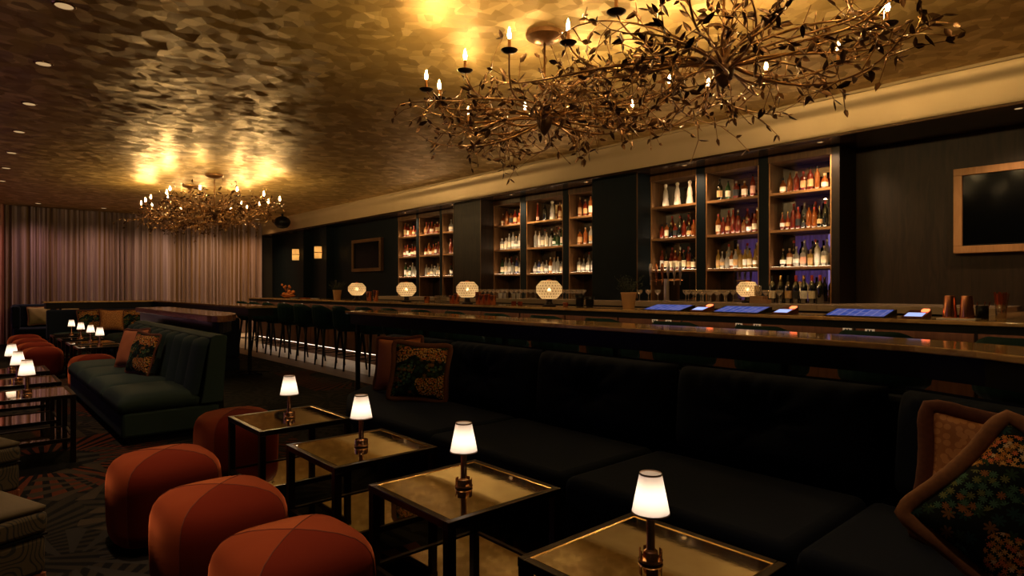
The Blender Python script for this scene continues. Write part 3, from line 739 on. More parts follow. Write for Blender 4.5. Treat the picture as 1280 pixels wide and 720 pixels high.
# palettes: (glass, label, cap) choices for each shelf, bottom to top; count
def pal(kindlist, glass, labs, caps): return (kindlist, glass, labs, caps)
AMB = pal(['round', 'square', 'round', 'tall', 'squat', 'flask'], ['amber', 'red', 'amber', 'red'], ['cream', 'tan', None, 'black', 'cream', 'tan', None], ['black', 'gold', 'cork', 'red'])
REDS = pal(['round', 'squat', 'round', 'square', 'flask', 'tall'], ['red', 'red', 'amber', 'dark', 'red'], ['cream', None, 'whitel', 'tan', 'black', None], ['red', 'black', 'gold', 'red'])
CLR = pal(['tall', 'square', 'round', 'tall', 'flask', 'square'], ['clear', 'clear', 'clear', 'white', 'clear', 'green'], ['whitel', 'cream', 'whitel', None], ['silver', 'black', 'cork', 'silver'])
MIX = pal(['round', 'square', 'tall', 'round', 'flask'], ['clear', 'blue', 'clear', 'green', 'orange', 'clear', 'clear'], ['whitel', 'cream', None, 'whitel'], ['silver', 'black', 'red', 'cork'])
YEL = pal(['square', 'round', 'squat', 'flask', 'square', 'round'], ['yellow', 'clear', 'yellow', 'amber', 'yellow', 'clear'], ['cream', None, 'whitel', 'tan'], ['cork', 'silver', 'black', 'cork'])
DRK = pal(['round', 'tall', 'round', 'square', 'round'], ['dark', 'red', 'dark', 'amber', 'red'], ['cream', 'tan', 'whitel', 'cream'], ['red', 'black', 'gold', 'red'])
PLAN = [[(CLR, 6), (REDS, 6), (AMB, 5)], [(YEL, 6), (AMB, 7), (AMB, 6)], [(DRK, 4), (REDS, 5), (CLR, 4)],
        [(MIX, 6), (CLR, 6), (AMB, 5)], [(MIX, 8), (CLR, 8), ('B2', 4)], [(CLR, 6), (YEL, 5), (AMB, 5)],
        [(DRK, 8), (REDS, 8), ('DEC', 3)], [(YEL, 9), (REDS, 8), ('C2', 5)], [('C3', 7), (REDS, 9), (AMB, 7)]]
SPEC = {'DEC': [('decanter', 'white', None, 'pearl')] * 3,
        'B2': [('slim', 'red', 'pink', 'cork'), ('tall', 'dark', None, 'black'), ('decanter', 'white', None, 'pearl'), ('tall', 'amber', 'tan', 'cork')],
        'C2': [('round', 'dark', 'tan', 'black'), ('round', 'green', 'cream', 'black'), ('square', 'red', 'black', 'silver'), ('square', 'amber', 'cream', 'silver'), ('tall', 'red', 'pink', 'black')],
        'C3': [('flask', 'dark', 'whitel', 'cork'), ('square', 'amber', 'cream', 'cork'), ('flask', 'clear', 'whitel', 'silver'), ('square', 'clear', 'pink', 'silver'), ('square', 'yellow', 'tan', 'cork'), ('tall', 'white', 'whitel', 'black'), ('square', 'clear', 'cream', 'silver')]}
SN = ['bottom', 'middle', 'top']
rb = random.Random(21)
BL = ['farthest bay'] + ['%s bay from far end' % BN[i] for i in range(1, 8)] + ['nearest bay']
for i, (y0, y1) in enumerate(BAYS):
    for s in range(3):
        pl, n = PLAN[i][s]
        ya, yb = y1 - .095, y0 + .075                     # left to right in the photo
        for k in range(n):
            f = (k + .5) / n; y = ya + (yb - ya) * f + rb.uniform(-.0005, .0005)
            if isinstance(pl, str): kind, g, lb, cp = SPEC[pl][k]
            else:
                kind = pl[0][(k + i + s) % len(pl[0])] if rb.random() < .7 else rb.choice(pl[0]); g = rb.choice(pl[1]); lb = rb.choice(pl[2]); cp = rb.choice(pl[3])
            sc_ = {'decanter': .86}.get(kind, rb.uniform(.86, 1.04)) * (.92 if n >= 7 else .97)
            rm = max(r for r, z in PR[kind]['b']) * (1.34 if PR[kind]['sq'] else 1.03); fit = min(sc_, abs(yb - ya) / n * .98 / (2 * rm))
            bottle(kind, g, lb, cp, (XF + .085 + rb.uniform(0, .02), y, ZSH[s] + .0035 * 0 + .0005), rb.uniform(-.12, .12),
                   '%s %s bottle, %s from left, %s shelf, %s' % (GW[g], PR[kind]['word'], ORD[k], SN[s], BL[i]),
                   'bottles on the back bar shelves', sc_, fit)
# second rows behind, where the photo shows crowded shelves
for i, s, n, gl in ((6, 0, 4, ['red', 'dark']), (6, 1, 4, ['red', 'amber']), (7, 0, 4, ['clear', 'yellow']), (7, 1, 4, ['red', 'amber']), (8, 0, 4, ['dark', 'clear']), (8, 1, 4, ['red', 'clear']), (4, 1, 4, ['clear', 'dark']), (5, 0, 3, ['clear']), (3, 0, 3, ['red', 'clear'])):
    y0, y1 = BAYS[i]
    for k in range(n):
        g = gl[k % len(gl)]; y = y1 - .14 + (y0 - y1 + .22) * (k + .5) / n
        bottle('tall', g, 'cream', 'silver' if k % 2 else 'red', (XF + .24, y, ZSH[s] + .0005), 0,
               'tall %s bottle, %s in back row, %s shelf, %s' % (GW[g], ORD[k], SN[s], BL[i]), 'bottles on the back bar shelves', 1.0)
for k, y in enumerate((3.40, 3.30, 3.21, 3.12, 3.03, 2.94, 2.85)):
    bottle('wine', 'dark', ('cream', None, 'tan', 'black', 'whitel', 'cream', None)[k], ('black', 'gold', 'black', 'red', 'gold', 'red', 'red')[k], (7.22, y, 1.2205), 0,
           'dark wine bottle, %s from left on the back counter below the nearest bay' % ORD[k], 'wine bottles on the back counter', 1.05)

# ------------------------------------------------------------------ glassware
gp = [(.032, 0), (.034, .003), (.006, .008), (.0045, .07), (.0045, .09), (.018, .10), (.040, .125), (.044, .155), (.042, .155), (.038, .127)]
def glass(loc, label, group):
    key = 'coupe'
    if key not in BMESH:
        mb = MB(); mb.lathe(gp, 12, capt=False); me = bpy.data.meshes.new('stemmed_glass'); me.from_pydata(mb.v, [], mb.f); me.materials.append(MT['clear'])
        me.polygons.foreach_set('use_smooth', [True] * len(me.polygons)); me.update(); BMESH[key] = me
    o = bpy.data.objects.new('cocktail_glass', BMESH[key]); COL.objects.link(o); o.location = loc
    return tag(o, label, 'glass', group)
for (ya, yb, n, rows, lab) in ((8.75, 6.25, 22, 2, 'small stemmed cocktail glass in the long rows behind the globe lamp'), (5.15, 4.85, 3, 1, 'small stemmed cocktail glass beside the beer tap column'),
                               (4.42, 3.56, 9, 3, 'small stemmed cocktail glass in the rows below the small globe lamp'), (3.36, 3.20, 2, 1, 'stemmed glass in front of the wine bottles')):
    for r_ in range(rows):
        for k in range(n):
            y = ya + (yb - ya) * k / max(1, n - 1) + (.03 if r_ % 2 else 0)
            if rows == 3 and abs(y - 3.66) < .2 and r_ > 0: continue
            if rows == 3 and (y < 3.74 or abs(y - 3.66) < .14): continue
            glass((6.97 + .11 * r_, y, 1.2205), lab, lab.replace('small stemmed cocktail glass', 'cocktail glasses').replace('stemmed glass', 'glasses'))
for k, px in enumerate((8.02, 7.92, 7.68, 7.56)):
    m = MB(); m.lathe([(.026, 0), (.033, .09), (.035, .092), (.031, .09), (.026, .01)], 14, capt=False)
    tag(obj('white_cup', m, MT['white'], loc=(6.9, px, 1.2205), smooth=True), 'small white cup, %s from left before the glassware rows' % ORD[k], 'cup', 'white cups on the back counter')
# ================================================================== BAR
ZB = 1.165
t = thing('bar_counter', 'long bar with honey stone top, dark edge and red brown panelled front', 'bar', (5.3, 0, 0))
m = MB(); m.prism([(0, -1.4), (.66, -1.4), (.66, .45), (2.55, .45), (2.55, 1.19), (.66, 1.19), (.66, 15.8), (0, 15.8)], ZB - .03, ZB); obj('worktop', m, MT['stone'], t, bevel=.006)
m = MB(); m.box(.012, .05, -1.4, 15.79, ZB - .088, ZB - .031); m.box(.05, .64, 15.75, 15.79, ZB - .088, ZB - .031); obj('fascia', m, MT['fascia'], t)
m = MB(); m.box(.22, .62, -1.4, 15.7, .20, ZB - .032); m.box(.62, 2.5, .47, 1.17, .0, ZB - .032); obj('carcass', m, MT['brown_wood'], t)
m = MB(); m.box(.29, .60, -1.4, 15.7, 0, .199); obj('kick_board', m, MT['red_wood'], t)
m = MB(); m.box(.215, .24, -1.4, 15.7, .195, .1995); obj('foot_light', m, MT['kickled'], t)
m = MB(); m.box(.10, .12, -1.4, 15.7, ZB - .044, ZB - .036); obj('edge_light', m, MT['barled'], t)
y = -1.38
while y < 15.6:
    m = MB(); m.box(.20, .219, y + .012, y + .808, .21, ZB - .05); obj('front_panel', m, MT['red_wood'], t, bevel=.004); y += .82
# outlet plates under the counter edge
for k, y in enumerate((3.86, 3.69, 2.91, 2.73, 1.95, 1.78, 15.0, 14.0, 13.0)):
    o = thing('outlet_plate', ('white outlet plate under the counter edge, %s of the near row' % ORD[k]) if k < 6 else 'white outlet plate at the far end of the bar, %s of three' % ORD[k - 6], 'outlet', (5.4995, y, 1.052), group='outlet plates')
    m = MB(); m.box(-.012, 0, -.035, .035, -.02, .02); obj('plate', m, MT['white'], o, bevel=.003)
    m = MB(); m.box(-.0135, -.011, -.016, -.006, -.008, .008); m.box(-.0135, -.011, .006, .016, -.008, .008); obj('socket', m, MT['black'], o)

# globe lamps
def globe_lamp(loc, label, s=1.0):
    t = thing('globe_lamp', label, 'lamp', loc, group='cut crystal globe lamps'); t.scale = (s, s, s)
    m = MB(); m.lathe([(.085, 0), (.085, .014), (.05, .026), (.036, .06), (.046, .085), (.070, .097)], 20); obj('pedestal', m, MT['brown_wood'], t, smooth=True, auto=.7)
    m = MB(); m.lathe([(.085, .09), (.105, .105), (.155, .165), (.158, .175), (.158, .235), (.155, .245), (.105, .300), (.088, .31)], 24); obj('globe_shade', m, MT['globe'], t)
    m = MB(); m.lathe([(.03, .31), (.034, .318), (.012, .33)], 14); obj('finial', m, MT['copper'], t, smooth=True)
    m = MB(); m.ball((0, 0, .20), .022, 10, 6); obj('bulb', m, MT['globebulb'], t)
    return t
g0 = globe_lamp((5.62, 5.57, ZB), 'cut crystal globe lamp on the bar, nearest of the four', 1.06)
for y, lb in ((7.29, 'second nearest of the four'), (8.98, 'third nearest of the four'), (10.74, 'farthest of the four')):
    dup(g0, (5.62, y, ZB), .2, 'cut crystal globe lamp on the bar, ' + lb)
g5 = dup(g0, (7.12, 3.66, 1.2205), .3, 'small cut crystal globe lamp on the back counter below the shelves'); g5.scale = (.82, .82, .82)

# potted plants
def potted(loc, label, seed, s=1.0):
    rr = random.Random(seed); t = thing('potted_plant', label, 'plant', loc, group='potted plants on the bar'); t.scale = (s, s, s)
    m = MB(); m.lathe([(.052, 0), (.056, .004), (.075, .165), (.079, .17), (.079, .185), (.070, .185), (.066, .16)], 20, sq=.55, capt=False); obj('pot', m, MT['terracotta'], t, smooth=True, auto=.8)
    m = MB(); m.lathe([(.066, .150), (.066, .158)], 16); obj('soil', m, MT['black'], t)
    m = MB()
    for k in range(60):
        a = rr.uniform(0, 6.28); sp = rr.uniform(.02, .16); h = rr.uniform(.06, .22)
        p0 = Vector((.03 * math.cos(a), .03 * math.sin(a), .155)); p1 = p0 + Vector((math.cos(a) * sp * .4, math.sin(a) * sp * .4, h * .6)); p2 = p0 + Vector((math.cos(a) * sp, math.sin(a) * sp, h))
        m.tube([p0, p1, p2], [.002, .0016, .001], 4)
        for q in range(5):
            f = .3 + .7 * q / 4; p = p0.lerp(p1, f / .5) if f < .5 else p1.lerp(p2, (f - .5) / .5)
            leaf_into(m, p, Vector((rr.uniform(-1, 1), rr.uniform(-1, 1), rr.uniform(-.2, 1))), rr.uniform(.018, .032), rr)
    obj('foliage', m, MT['leafgreen'], t)
potted((5.72, 4.38, ZB), 'bushy herb in a square ochre pot, on the bar right of the globe lamps', 3)
potted((5.66, 11.66, ZB), 'bushy herb in an ochre pot at the far end of the bar', 5, 1.05)

# copper barware
def copper_cup(loc, label, r, h, group):
    t = thing('copper_tumbler', label, 'cup', loc, group=group)
    m = MB(); m.lathe([(r * .80, 0), (r * .82, .004), (r, h), (r * .95, h), (r * .76, .01)], 20, capt=False); obj('body', m, MT['copper'], t, smooth=True, auto=.9)
    m = MB(); m.lathe([(r, h - .006), (r * 1.05, h - .003), (r, h)], 20, capb=False, capt=False); obj('rim', m, MT['copper'], t, smooth=True)
    return t
CP = [(10.20, .05, .17, 'left of the pair by the farthest globe lamp'), (9.95, .05, .19, 'right of the pair by the farthest globe lamp'), (8.30, .05, .10, 'squat one between the two middle globe lamps'),
      (7.62, .045, .12, 'left of the globe lamp, farther one'), (7.50, .05, .15, 'left of the globe lamp, nearer one'),
      (6.98, .045, .18, 'tallest of the copper group'), (6.88, .05, .14, 'second of the copper group'), (6.76, .05, .15, 'third of the copper group'), (6.64, .045, .13, 'last of the copper group')]
for y, r, h, lb in CP: copper_cup((5.58, y, ZB), 'copper tumbler on the bar, ' + lb, r, h, 'copper tumblers on the bar')
# upturned shaker tins on a napkin, near end
m = MB(); m.box(5.52, 5.72, 1.09, 1.33, ZB, ZB + .006); tag(obj('napkin', m, MT['white']), 'folded white napkin under the two copper shaker tins', 'napkin')
for y, lb in ((1.265, 'left'), (1.16, 'right')):
    t = thing('shaker_tin', 'tall upturned copper shaker tin on a napkin, %s of the two' % lb, 'shaker', (5.62, y, ZB + .0065), group='copper shaker tins')
    m = MB(); m.lathe([(.046, 0), (.0475, .003), (.0475, .008), (.036, .165), (.034, .17)], 28); obj('body', m, MT['copper'], t, smooth=True, auto=.8)
    m = MB(); m.lathe([(.0475, .002), (.0495, .005), (.0475, .008)], 28, capb=False, capt=False); obj('rim', m, MT['copper'], t, smooth=True)
# straws in a tin and a small holder
rs = random.Random(5)
t = thing('straw_holder', 'clear tumbler packed with copper coloured straws on the bar return', 'straws', (5.82, .99, ZB))
m = MB(); m.lathe([(.034, 0), (.036, .11), (.034, .11), (.032, .006)], 18, capt=False); obj('tumbler', m, MT['clear'], t, smooth=True)
for k in range(26):
    a = k * 2.4; q = .028 * math.sqrt((k + .5) / 26)
    m = MB(); m.tube([(q * math.cos(a), q * math.sin(a), .007), (q * 1.75 * math.cos(a), q * 1.75 * math.sin(a), .20 + rs.uniform(-.008, .008))], .003, 5); obj('straw', m, MT['copper'], t)
t = thing('garnish_caddy', 'short black caddy with metal tongs and picks left of the straws', 'caddy', (5.80, 1.10, ZB))
m = MB(); m.lathe([(.04, 0), (.042, .10), (.039, .10), (.037, .006)], 18, capt=False); obj('cup', m, MT['black'], t, smooth=True)
m = MB()
for a, b in ((-.02, -.05), (.0, -.02), (.015, .03)): m.tube([(0, a, .01), (-.01, b, .13)], .0035, 5)
obj('tongs', m, MT['copper'], t)

# point of sale tablets and card readers
def tablet(loc, label, rz):
    t = thing('tablet', label, 'tablet', loc, rz, 'tablets lying on the bar')
    sl = .19; L, W = .14, .235
    m = MB(); m.add([(-L, -W, .004), (L, -W, .004 + 2 * L * sl), (L, W, .004 + 2 * L * sl), (-L, W, .004), (-L, -W, 0), (L, -W, 0), (L, W, 0), (-L, W, 0)],
                    [(0, 1, 2, 3), (7, 6, 5, 4), (4, 5, 1, 0), (5, 6, 2, 1), (6, 7, 3, 2), (7, 4, 0, 3)]); obj('housing', m, MT['black'], t)
    l, w_ = L - .016, W - .016
    m = MB(); m.add([(-l, -w_, .0055 + .016 * sl), (l, -w_, .0055 + (2 * L - .016) * sl), (l, w_, .0055 + (2 * L - .016) * sl), (-l, w_, .0055 + .016 * sl)], [(0, 1, 2, 3)]); obj('screen', m, MT['screen'], t)
    return t
def reader(loc, label, rz):
    t = thing('card_reader', label, 'card reader', loc, rz, 'card readers beside the tablets')
    m = MB(); m.add([(-.11, -.075, .012), (.11, -.075, .060), (.11, .075, .060), (-.11, .075, .012), (-.11, -.075, 0), (.11, -.075, 0), (.11, .075, 0), (-.11, .075, 0)],
                    [(0, 1, 2, 3), (7, 6, 5, 4), (4, 5, 1, 0), (5, 6, 2, 1), (6, 7, 3, 2), (7, 4, 0, 3)]); obj('body', m, MT['readerbody'], t, bevel=.004)
    zz = lambda x: .012 + (x + .11) * .048 / .22 + .001
    m = MB(); m.add([(-.095, -.06, zz(-.095)), (.02, -.06, zz(.02)), (.02, .06, zz(.02)), (-.095, .06, zz(-.095))], [(0, 1, 2, 3)]); obj('screen', m, MT['readerscreen'], t)
    m = MB(); m.add([(.045, -.065, zz(.045)), (.10, -.065, zz(.10)), (.10, -.02, zz(.10)), (.045, -.02, zz(.045)), (.045, -.065, zz(.045) + .012), (.10, -.065, zz(.10) + .012), (.10, -.02, zz(.10) + .012), (.045, -.02, zz(.045) + .012)],
                    [(4, 5, 6, 7), (0, 1, 5, 4), (1, 2, 6, 5), (2, 3, 7, 6), (3, 0, 4, 7)]); obj('indicator_light', m, MT['orangeled'], t)
for k, (ty, ry) in enumerate(((3.74, 3.34), (2.92, 2.50), (1.88, 1.47))):
    w = ('farthest', 'middle', 'nearest')[k]
    tablet((5.56, ty, ZB + .0005), 'tablet with a glowing blue screen on the bar, %s of three' % w, .0)
    reader((5.56, ry, ZB + .0005), 'card reader with orange light beside the %s tablet' % w, .0)
# beer tap column
t = thing('beer_tap', 'chrome beer tap column with a cross bar of six handles', 'beer tap', (6.95, 4.70, 1.2205))
m = MB(); m.lathe([(.06, 0), (.06, .012), (.036, .02), (.034, .27), (.034, .30)], 20); obj('column', m, MT['chrome'], t, smooth=True, auto=.7)
m = MB(); m.tube([(0, -.25, .285), (0, .25, .285)], .013, 10); obj('cross_bar', m, MT['brass'], t, smooth=True)
for k in range(6):
    yy = -.23 + .092 * k
    m = MB(); m.lathe([(.008, .285), (.010, .32), (.018, .36), (.022, .46), (.016, .50), (.006, .51)], 10, (-.03, yy, 0)); m.tube([(0, yy, .285), (-.03, yy, .285), (-.035, yy, .22)], .006, 6)
    obj('tap_handle', m, MT['copper'] if k in (3, 4) else MT['chrome'], t, smooth=True)
# back counter boxes and the jar on top
t = thing('wooden_box', 'light wooden box stack on the back counter right of the small globe lamp', 'box', (6.96, 3.42, 1.2205))
m = MB(); m.box(-.07, .07, -.10, .10, 0, .045); obj('box', m, MT['ledwood'], t, bevel=.003)
m = MB(); m.box(-.065, .065, -.06, .10, .0455, .085); obj('upper_box', m, MT['ledwood'], t, bevel=.003)
t = thing('mixing_glass', 'cut mixing glass standing on the wooden box', 'glass', (6.96, 3.45, 1.2205 + .0855))
m = MB(); m.lathe([(.036, 0), (.042, .02), (.042, .12), (.039, .12), (.035, .01)], 16, capt=False); obj('body', m, MT['clear'], t, smooth=True)
m = MB(); m.tube([(.01, 0, .005), (-.02, .02, .17)], .003, 5); obj('bar_spoon', m, MT['chrome'], t)
# menus box, black canisters
t = thing('acrylic_box', 'clear acrylic napkin box on the bar between the globe lamps', 'box', (5.60, 7.95, ZB))
m = MB(); m.box(-.06, .06, -.08, .08, 0, .005); m.box(-.06, -.056, -.08, .08, .005, .12); m.box(.056, .06, -.08, .08, .005, .12); m.box(-.056, .056, -.08, -.076, .005, .12); m.box(-.056, .056, .076, .08, .005, .12); obj('walls', m, MT['clear'], t)
m = MB(); m.box(-.05, .05, -.07, .07, .0055, .05); obj('napkin_stack', m, MT['white'], t)
m = MB(); m.tube([(.0, .0, .052), (.01, .06, .28)], .002, 5); m.tube([(.01, .02, .052), (.0, .09, .26)], .002, 5); obj('picks', m, MT['blackmetal'], t)
for y, h, lb in ((5.13, .15, 'left'), (4.97, .13, 'right')):
    t = thing('black_canister', 'black soft canister on the bar before the glassware, %s of two' % lb, 'canister', (5.72, y, ZB), group='black canisters')
    m = MB(); m.lathe([(.045, 0), (.05, .01), (.052, h * .7), (.062, h), (.05, h * .98)], 14); obj('body', m, MT['black'], t, smooth=True)
    m = MB(); m.lathe([(.053, h * .7), (.058, h * .74), (.054, h * .78)], 14, capb=False, capt=False); obj('band', m, MT['blackmetal'], t)
# red glass votives near the globe lamp and fruit at the far end
for k, (y, x) in enumerate(((6.25, 5.62), (6.10, 5.60), (5.32, 5.66))):
    t = thing('red_votive', 'small red glass votive on the bar, %s from left' % ORD[k], 'votive', (x, y, ZB), group='red votives')
    m = MB(); m.lathe([(.03, 0), (.036, .03), (.030, .055), (.027, .055), (.03, .03)], 14, capt=False); obj('glass', m, GL['red'], t, smooth=True)
    m = MB(); m.lathe([(.02, .004), (.02, .03)], 10); obj('wax', m, MT['piping'], t)
t = thing('fruit_bowl', 'dark bowl holding oranges at the far end of the bar', 'bowl', (5.60, 14.0, ZB))
m = MB(); m.lathe([(.07, 0), (.09, .006), (.19, .075), (.185, .08), (.09, .018)], 20, capt=False); obj('bowl', m, MT['copper'], t, smooth=True)
fr = [(0, 0, .062), (.092, .03, .092), (-.09, .05, .092), (.02, -.095, .092), (.0, .105, .092), (.01, .0, .152), (.075, -.075, .14)]
for k, (a, b, c) in enumerate(fr):
    m = MB(); m.ball((0, 0, 0), .045, 14, 9, .96); o = obj('orange', m, MT['orangefruit'], loc=(5.60 + a, 14.0 + b, ZB + c), smooth=True)
    tag(o, 'orange in the fruit bowl at the far bar end, %s' % ('bottom one', 'nearest on the rim', 'left on the rim', 'right on the rim', 'rear on the rim', 'topmost one', 'upper right one')[k], 'fruit', 'oranges in the fruit bowl')
    n = MB(); n.lathe([(.006, .042), (.003, .046)], 6); obj('stem_button', n, MT['leafgreen'], o)
t = thing('flower_vase', 'slim vase with small orange blossoms at the far end of the bar', 'vase', (5.72, 14.45, ZB))
m = MB(); m.lathe([(.03, 0), (.04, .05), (.018, .13), (.022, .15)], 14); obj('vase', m, MT['black'], t, smooth=True)
for k in range(5):
    a = k * 1.26; e = Vector((.09 * math.cos(a), .11 * math.sin(a), .25 + .03 * (k % 3)))
    m = MB(); m.tube([(0, 0, .14), (e.x * .4, e.y * .4, .21), tuple(e)], .003, 5); m.ball(tuple(e), .028, 8, 5); obj('blossom', m, [MT['orangefruit']], t, smooth=True)
for k, (y, c) in enumerate(((13.45, 'white'), (12.95, 'copper'), (12.35, 'white'), (13.2, 'copper'), (12.6, 'copper'))):
    m = MB(); m.lathe([(.05, 0), (.09, .012), (.095, .02), (.05, .008)], 16)
    tag(obj('saucer', m, MT['white' if c == 'white' else 'copper'], loc=(5.5 + .1 * (k % 2), y, ZB), smooth=True), '%s saucer near the far bar end, %s of five' % (c, ORD[k]), 'saucer', 'saucers on the far bar')

# ================================================================== BAR STOOLS
def make_stool():
    t = thing('bar_stool', 'x', 'bar stool', (4.97, .70, 0), 0, 'bar stools along the bar')
    m = MB(); m.lathe([(.19, .66), (.225, .675), (.235, .71), (.225, .745), (.19, .76)], 28, sq=.25); obj('seat', m, MT['stool_velvet'], t, smooth=True)
    # curved low back with vertical channels, open to the bar side
    m = MB(); N = 44
    def fn(u, v, off):
        a = PI + (u - .5) * 3.5
        c = abs(u - .5) * 2
        top = 1.10 - .17 * max(0, c - .35) ** 1.3 / .57
        z = .70 + (top - .70) * v
        r = .252 + .035 * v + off * (1 + .3 * abs(math.sin(u * N * PI / 4))) * math.sqrt(max(0.02, 1 - (2 * v - 1) ** 8))
        return (r * math.cos(a), r * math.sin(a), z)
    m.grid(N, 8, lambda u, v: fn(u, v, .028)); m.grid(N, 8, lambda u, v: fn(u, v, -.018), flip=True)
    k = (N + 1) * 9
    for i in range(N):
        m.f.append((8 * (N + 1) + i, 8 * (N + 1) + i + 1, k + 8 * (N + 1) + i + 1, k + 8 * (N + 1) + i)); m.mi.append(0)
        m.f.append((i + 1, i, k + i, k + i + 1)); m.mi.append(0)
    for i in (0, N):
        for j in range(8):
            a, b = j * (N + 1) + i, (j + 1) * (N + 1) + i
            q = (a, b, k + b, k + a); m.f.append(q if i == 0 else q[::-1]); m.mi.append(0)
    obj('backrest', m, MT['stool_velvet'], t, smooth=True)
    for sx in (-1, 1):
        for sy in (-1, 1):
            m = MB(); m.tube([(sx * .15, sy * .15, .67), (sx * .205, sy * .205, .0)], [.027, .015], 8); obj('leg', m, MT['black'], t, smooth=True)
    m = MB(); pts = [(.19 * c, .19 * s, .25) for c, s in ((1, 1), (1, -1), (-1, -1), (-1, 1), (1, 1))]; m.tube(pts, .009, 6); obj('foot_rest', m, MT['blackmetal'], t)
    return t
st = make_stool()
NS = 18
for k in range(NS):
    lb = 'black velvet bar stool with curved back, %s' % ('nearest to the camera' if k == 0 else ('farthest along the bar' if k == NS - 1 else '%s along the bar from the near end' % ORD[k]))
    if k == 0: st['label'] = lb
    else: dup(st, (4.97, .70 + .82 * k, 0), R.uniform(-.12, .12), lb)

# ================================================================== DRINK RAILS
def rail(name_label, poly, legs, z=1.11, ap=.13, edge=.035, loc=(0, 0, 0), apin=.05, wood='stone', star=False):
    t = thing('drink_rail', name_label, 'drink rail', loc)
    m = MB(); m.prism(poly, z - edge, z); obj('rail_top', m, MT[wood], t, bevel=.008, seg=3)
    cx = sum(p[0] for p in poly) / len(poly); cy = sum(p[1] for p in poly) / len(poly)
    inner = inset(poly, apin)
    m = MB(); m.prism(inner, z - edge - ap, z - edge - .0005); obj('apron', m, MT['black'], t)
    for (x, y) in legs:
        m = MB(); m.box(x - .022, x + .022, y - .022, y + .022, FZ, z - edge - ap); m.box(x - .06, x + .06, y - .06, y + .06, FZ, FZ + .012)
        if star and (x, y) == legs[0]:
            for q in range(5): s_ = MB(); s_.tube([(x + .02 * math.cos(q * 1.2566), y + .02 * math.sin(q * 1.2566), FZ + .05), (x + .3 * math.cos(q * 1.2566), y + .3 * math.sin(q * 1.2566), FZ + .014)], [.022, .012], 6); obj('foot', s_, MT['black'], t)
        obj('leg', m, MT['black'], t)
    return t
def inset(poly, d):
    n = len(poly); out = []
    area = sum(poly[i][0] * poly[(i + 1) % n][1] - poly[(i + 1) % n][0] * poly[i][1] for i in range(n))
    s = 1 if area > 0 else -1
    for i in range(n):
        a, b, c = Vector(poly[i - 1]), Vector(poly[i]), Vector(poly[(i + 1) % n])
        e1, e2 = (b - a).normalized(), (c - b).normalized()
        n1, n2 = Vector((-e1.y, e1.x)) * s, Vector((-e2.y, e2.x)) * s
        k = (n1 + n2); k = k / max(.35, k.length_squared / 2) if k.length > 1e-4 else n1
        out.append((b.x + k.x * d, b.y + k.y * d))
    return out
def arc(cx, cy, r, a0, a1, n): return [(cx + r * math.cos(a0 + (a1 - a0) * i / n), cy + r * math.sin(a0 + (a1 - a0) * i / n)) for i in range(n + 1)]
rail('long honey stone drink rail behind the near midnight sofa', [(3.60, 7.2), (3.60, 1.25), (3.56, .95), (3.47, .68), (3.33, .47), (3.08, .22), (2.7, .02), (2.4, -.4), (3.1, -.45), (3.6, -.02), (3.88, .45), (4.03, .85), (4.10, 1.3), (4.10, 7.2)],
     [(3.70, 7.05), (4.02, 6.0), (4.02, 4.6), (4.02, 3.2), (4.02, 1.8), (3.72, .40)])
rail('short drink rail with rounded end behind the teal sofa', [(1.92, 10.6), (1.92, 6.98), (1.935, 6.88), (1.975, 6.82), (2.03, 6.81), (2.09, 6.86), (2.17, 6.98), (2.27, 7.17), (2.34, 7.38), (2.375, 7.6), (2.38, 7.8), (2.38, 10.6)], [(2.08, 7.06), (2.25, 8.7), (2.25, 10.4)], ap=.12, edge=.07, wood='red_top' if 'red_top' in MT else 'stone')
rail('far L shaped drink rail before the curtain', [(1.28, 16.55), (3.35, 16.55), (3.35, 10.1), (3.85, 10.1), (3.85, 17.05), (1.28, 17.05)], [(3.46, 10.24), (3.60, 13.2), (3.6, 16.8), (1.6, 16.8)], star=True)

# ================================================================== SOFAS
def puff(w, d, h, n=14, crown=.02, pinch=None):
    """upholstered slab centred on x, y with its base at z 0: rounded edges, crowned top"""
    m = MB()
    def top(u, v):
        a, b = 2 * u - 1, 2 * v - 1
        e = (1 - abs(a) ** 7) ** .5 * (1 - abs(b) ** 7) ** .5 if abs(a) < 1 and abs(b) < 1 else 0
        return (a * w / 2 * (1 - .012 * (1 - e)), b * d / 2 * (1 - .012 * (1 - e)), h * (.48 + .52 * e) + crown * e * (1 - a * a) * (1 - b * b))
    m.grid(n, n, top)
    k = len(m.v)
    ring = [i for i in range(n + 1)] + [(j + 1) * (n + 1) - 1 for j in range(1, n + 1)] + [n * (n + 1) + i for i in range(n - 1, -1, -1)] + [j * (n + 1) for j in range(n - 1, 0, -1)]
    for i in ring: x, y, z = m.v[i]; m.v.append((x * .985, y * .985, 0))
    L = len(ring)
    for i in range(L): m.f.append((ring[(i + 1) % L], ring[i], k + i, k + (i + 1) % L)); m.mi.append(0)
    m.f.append(tuple(k + i for i in range(L))[::-1]); m.mi.append(0)
    return m
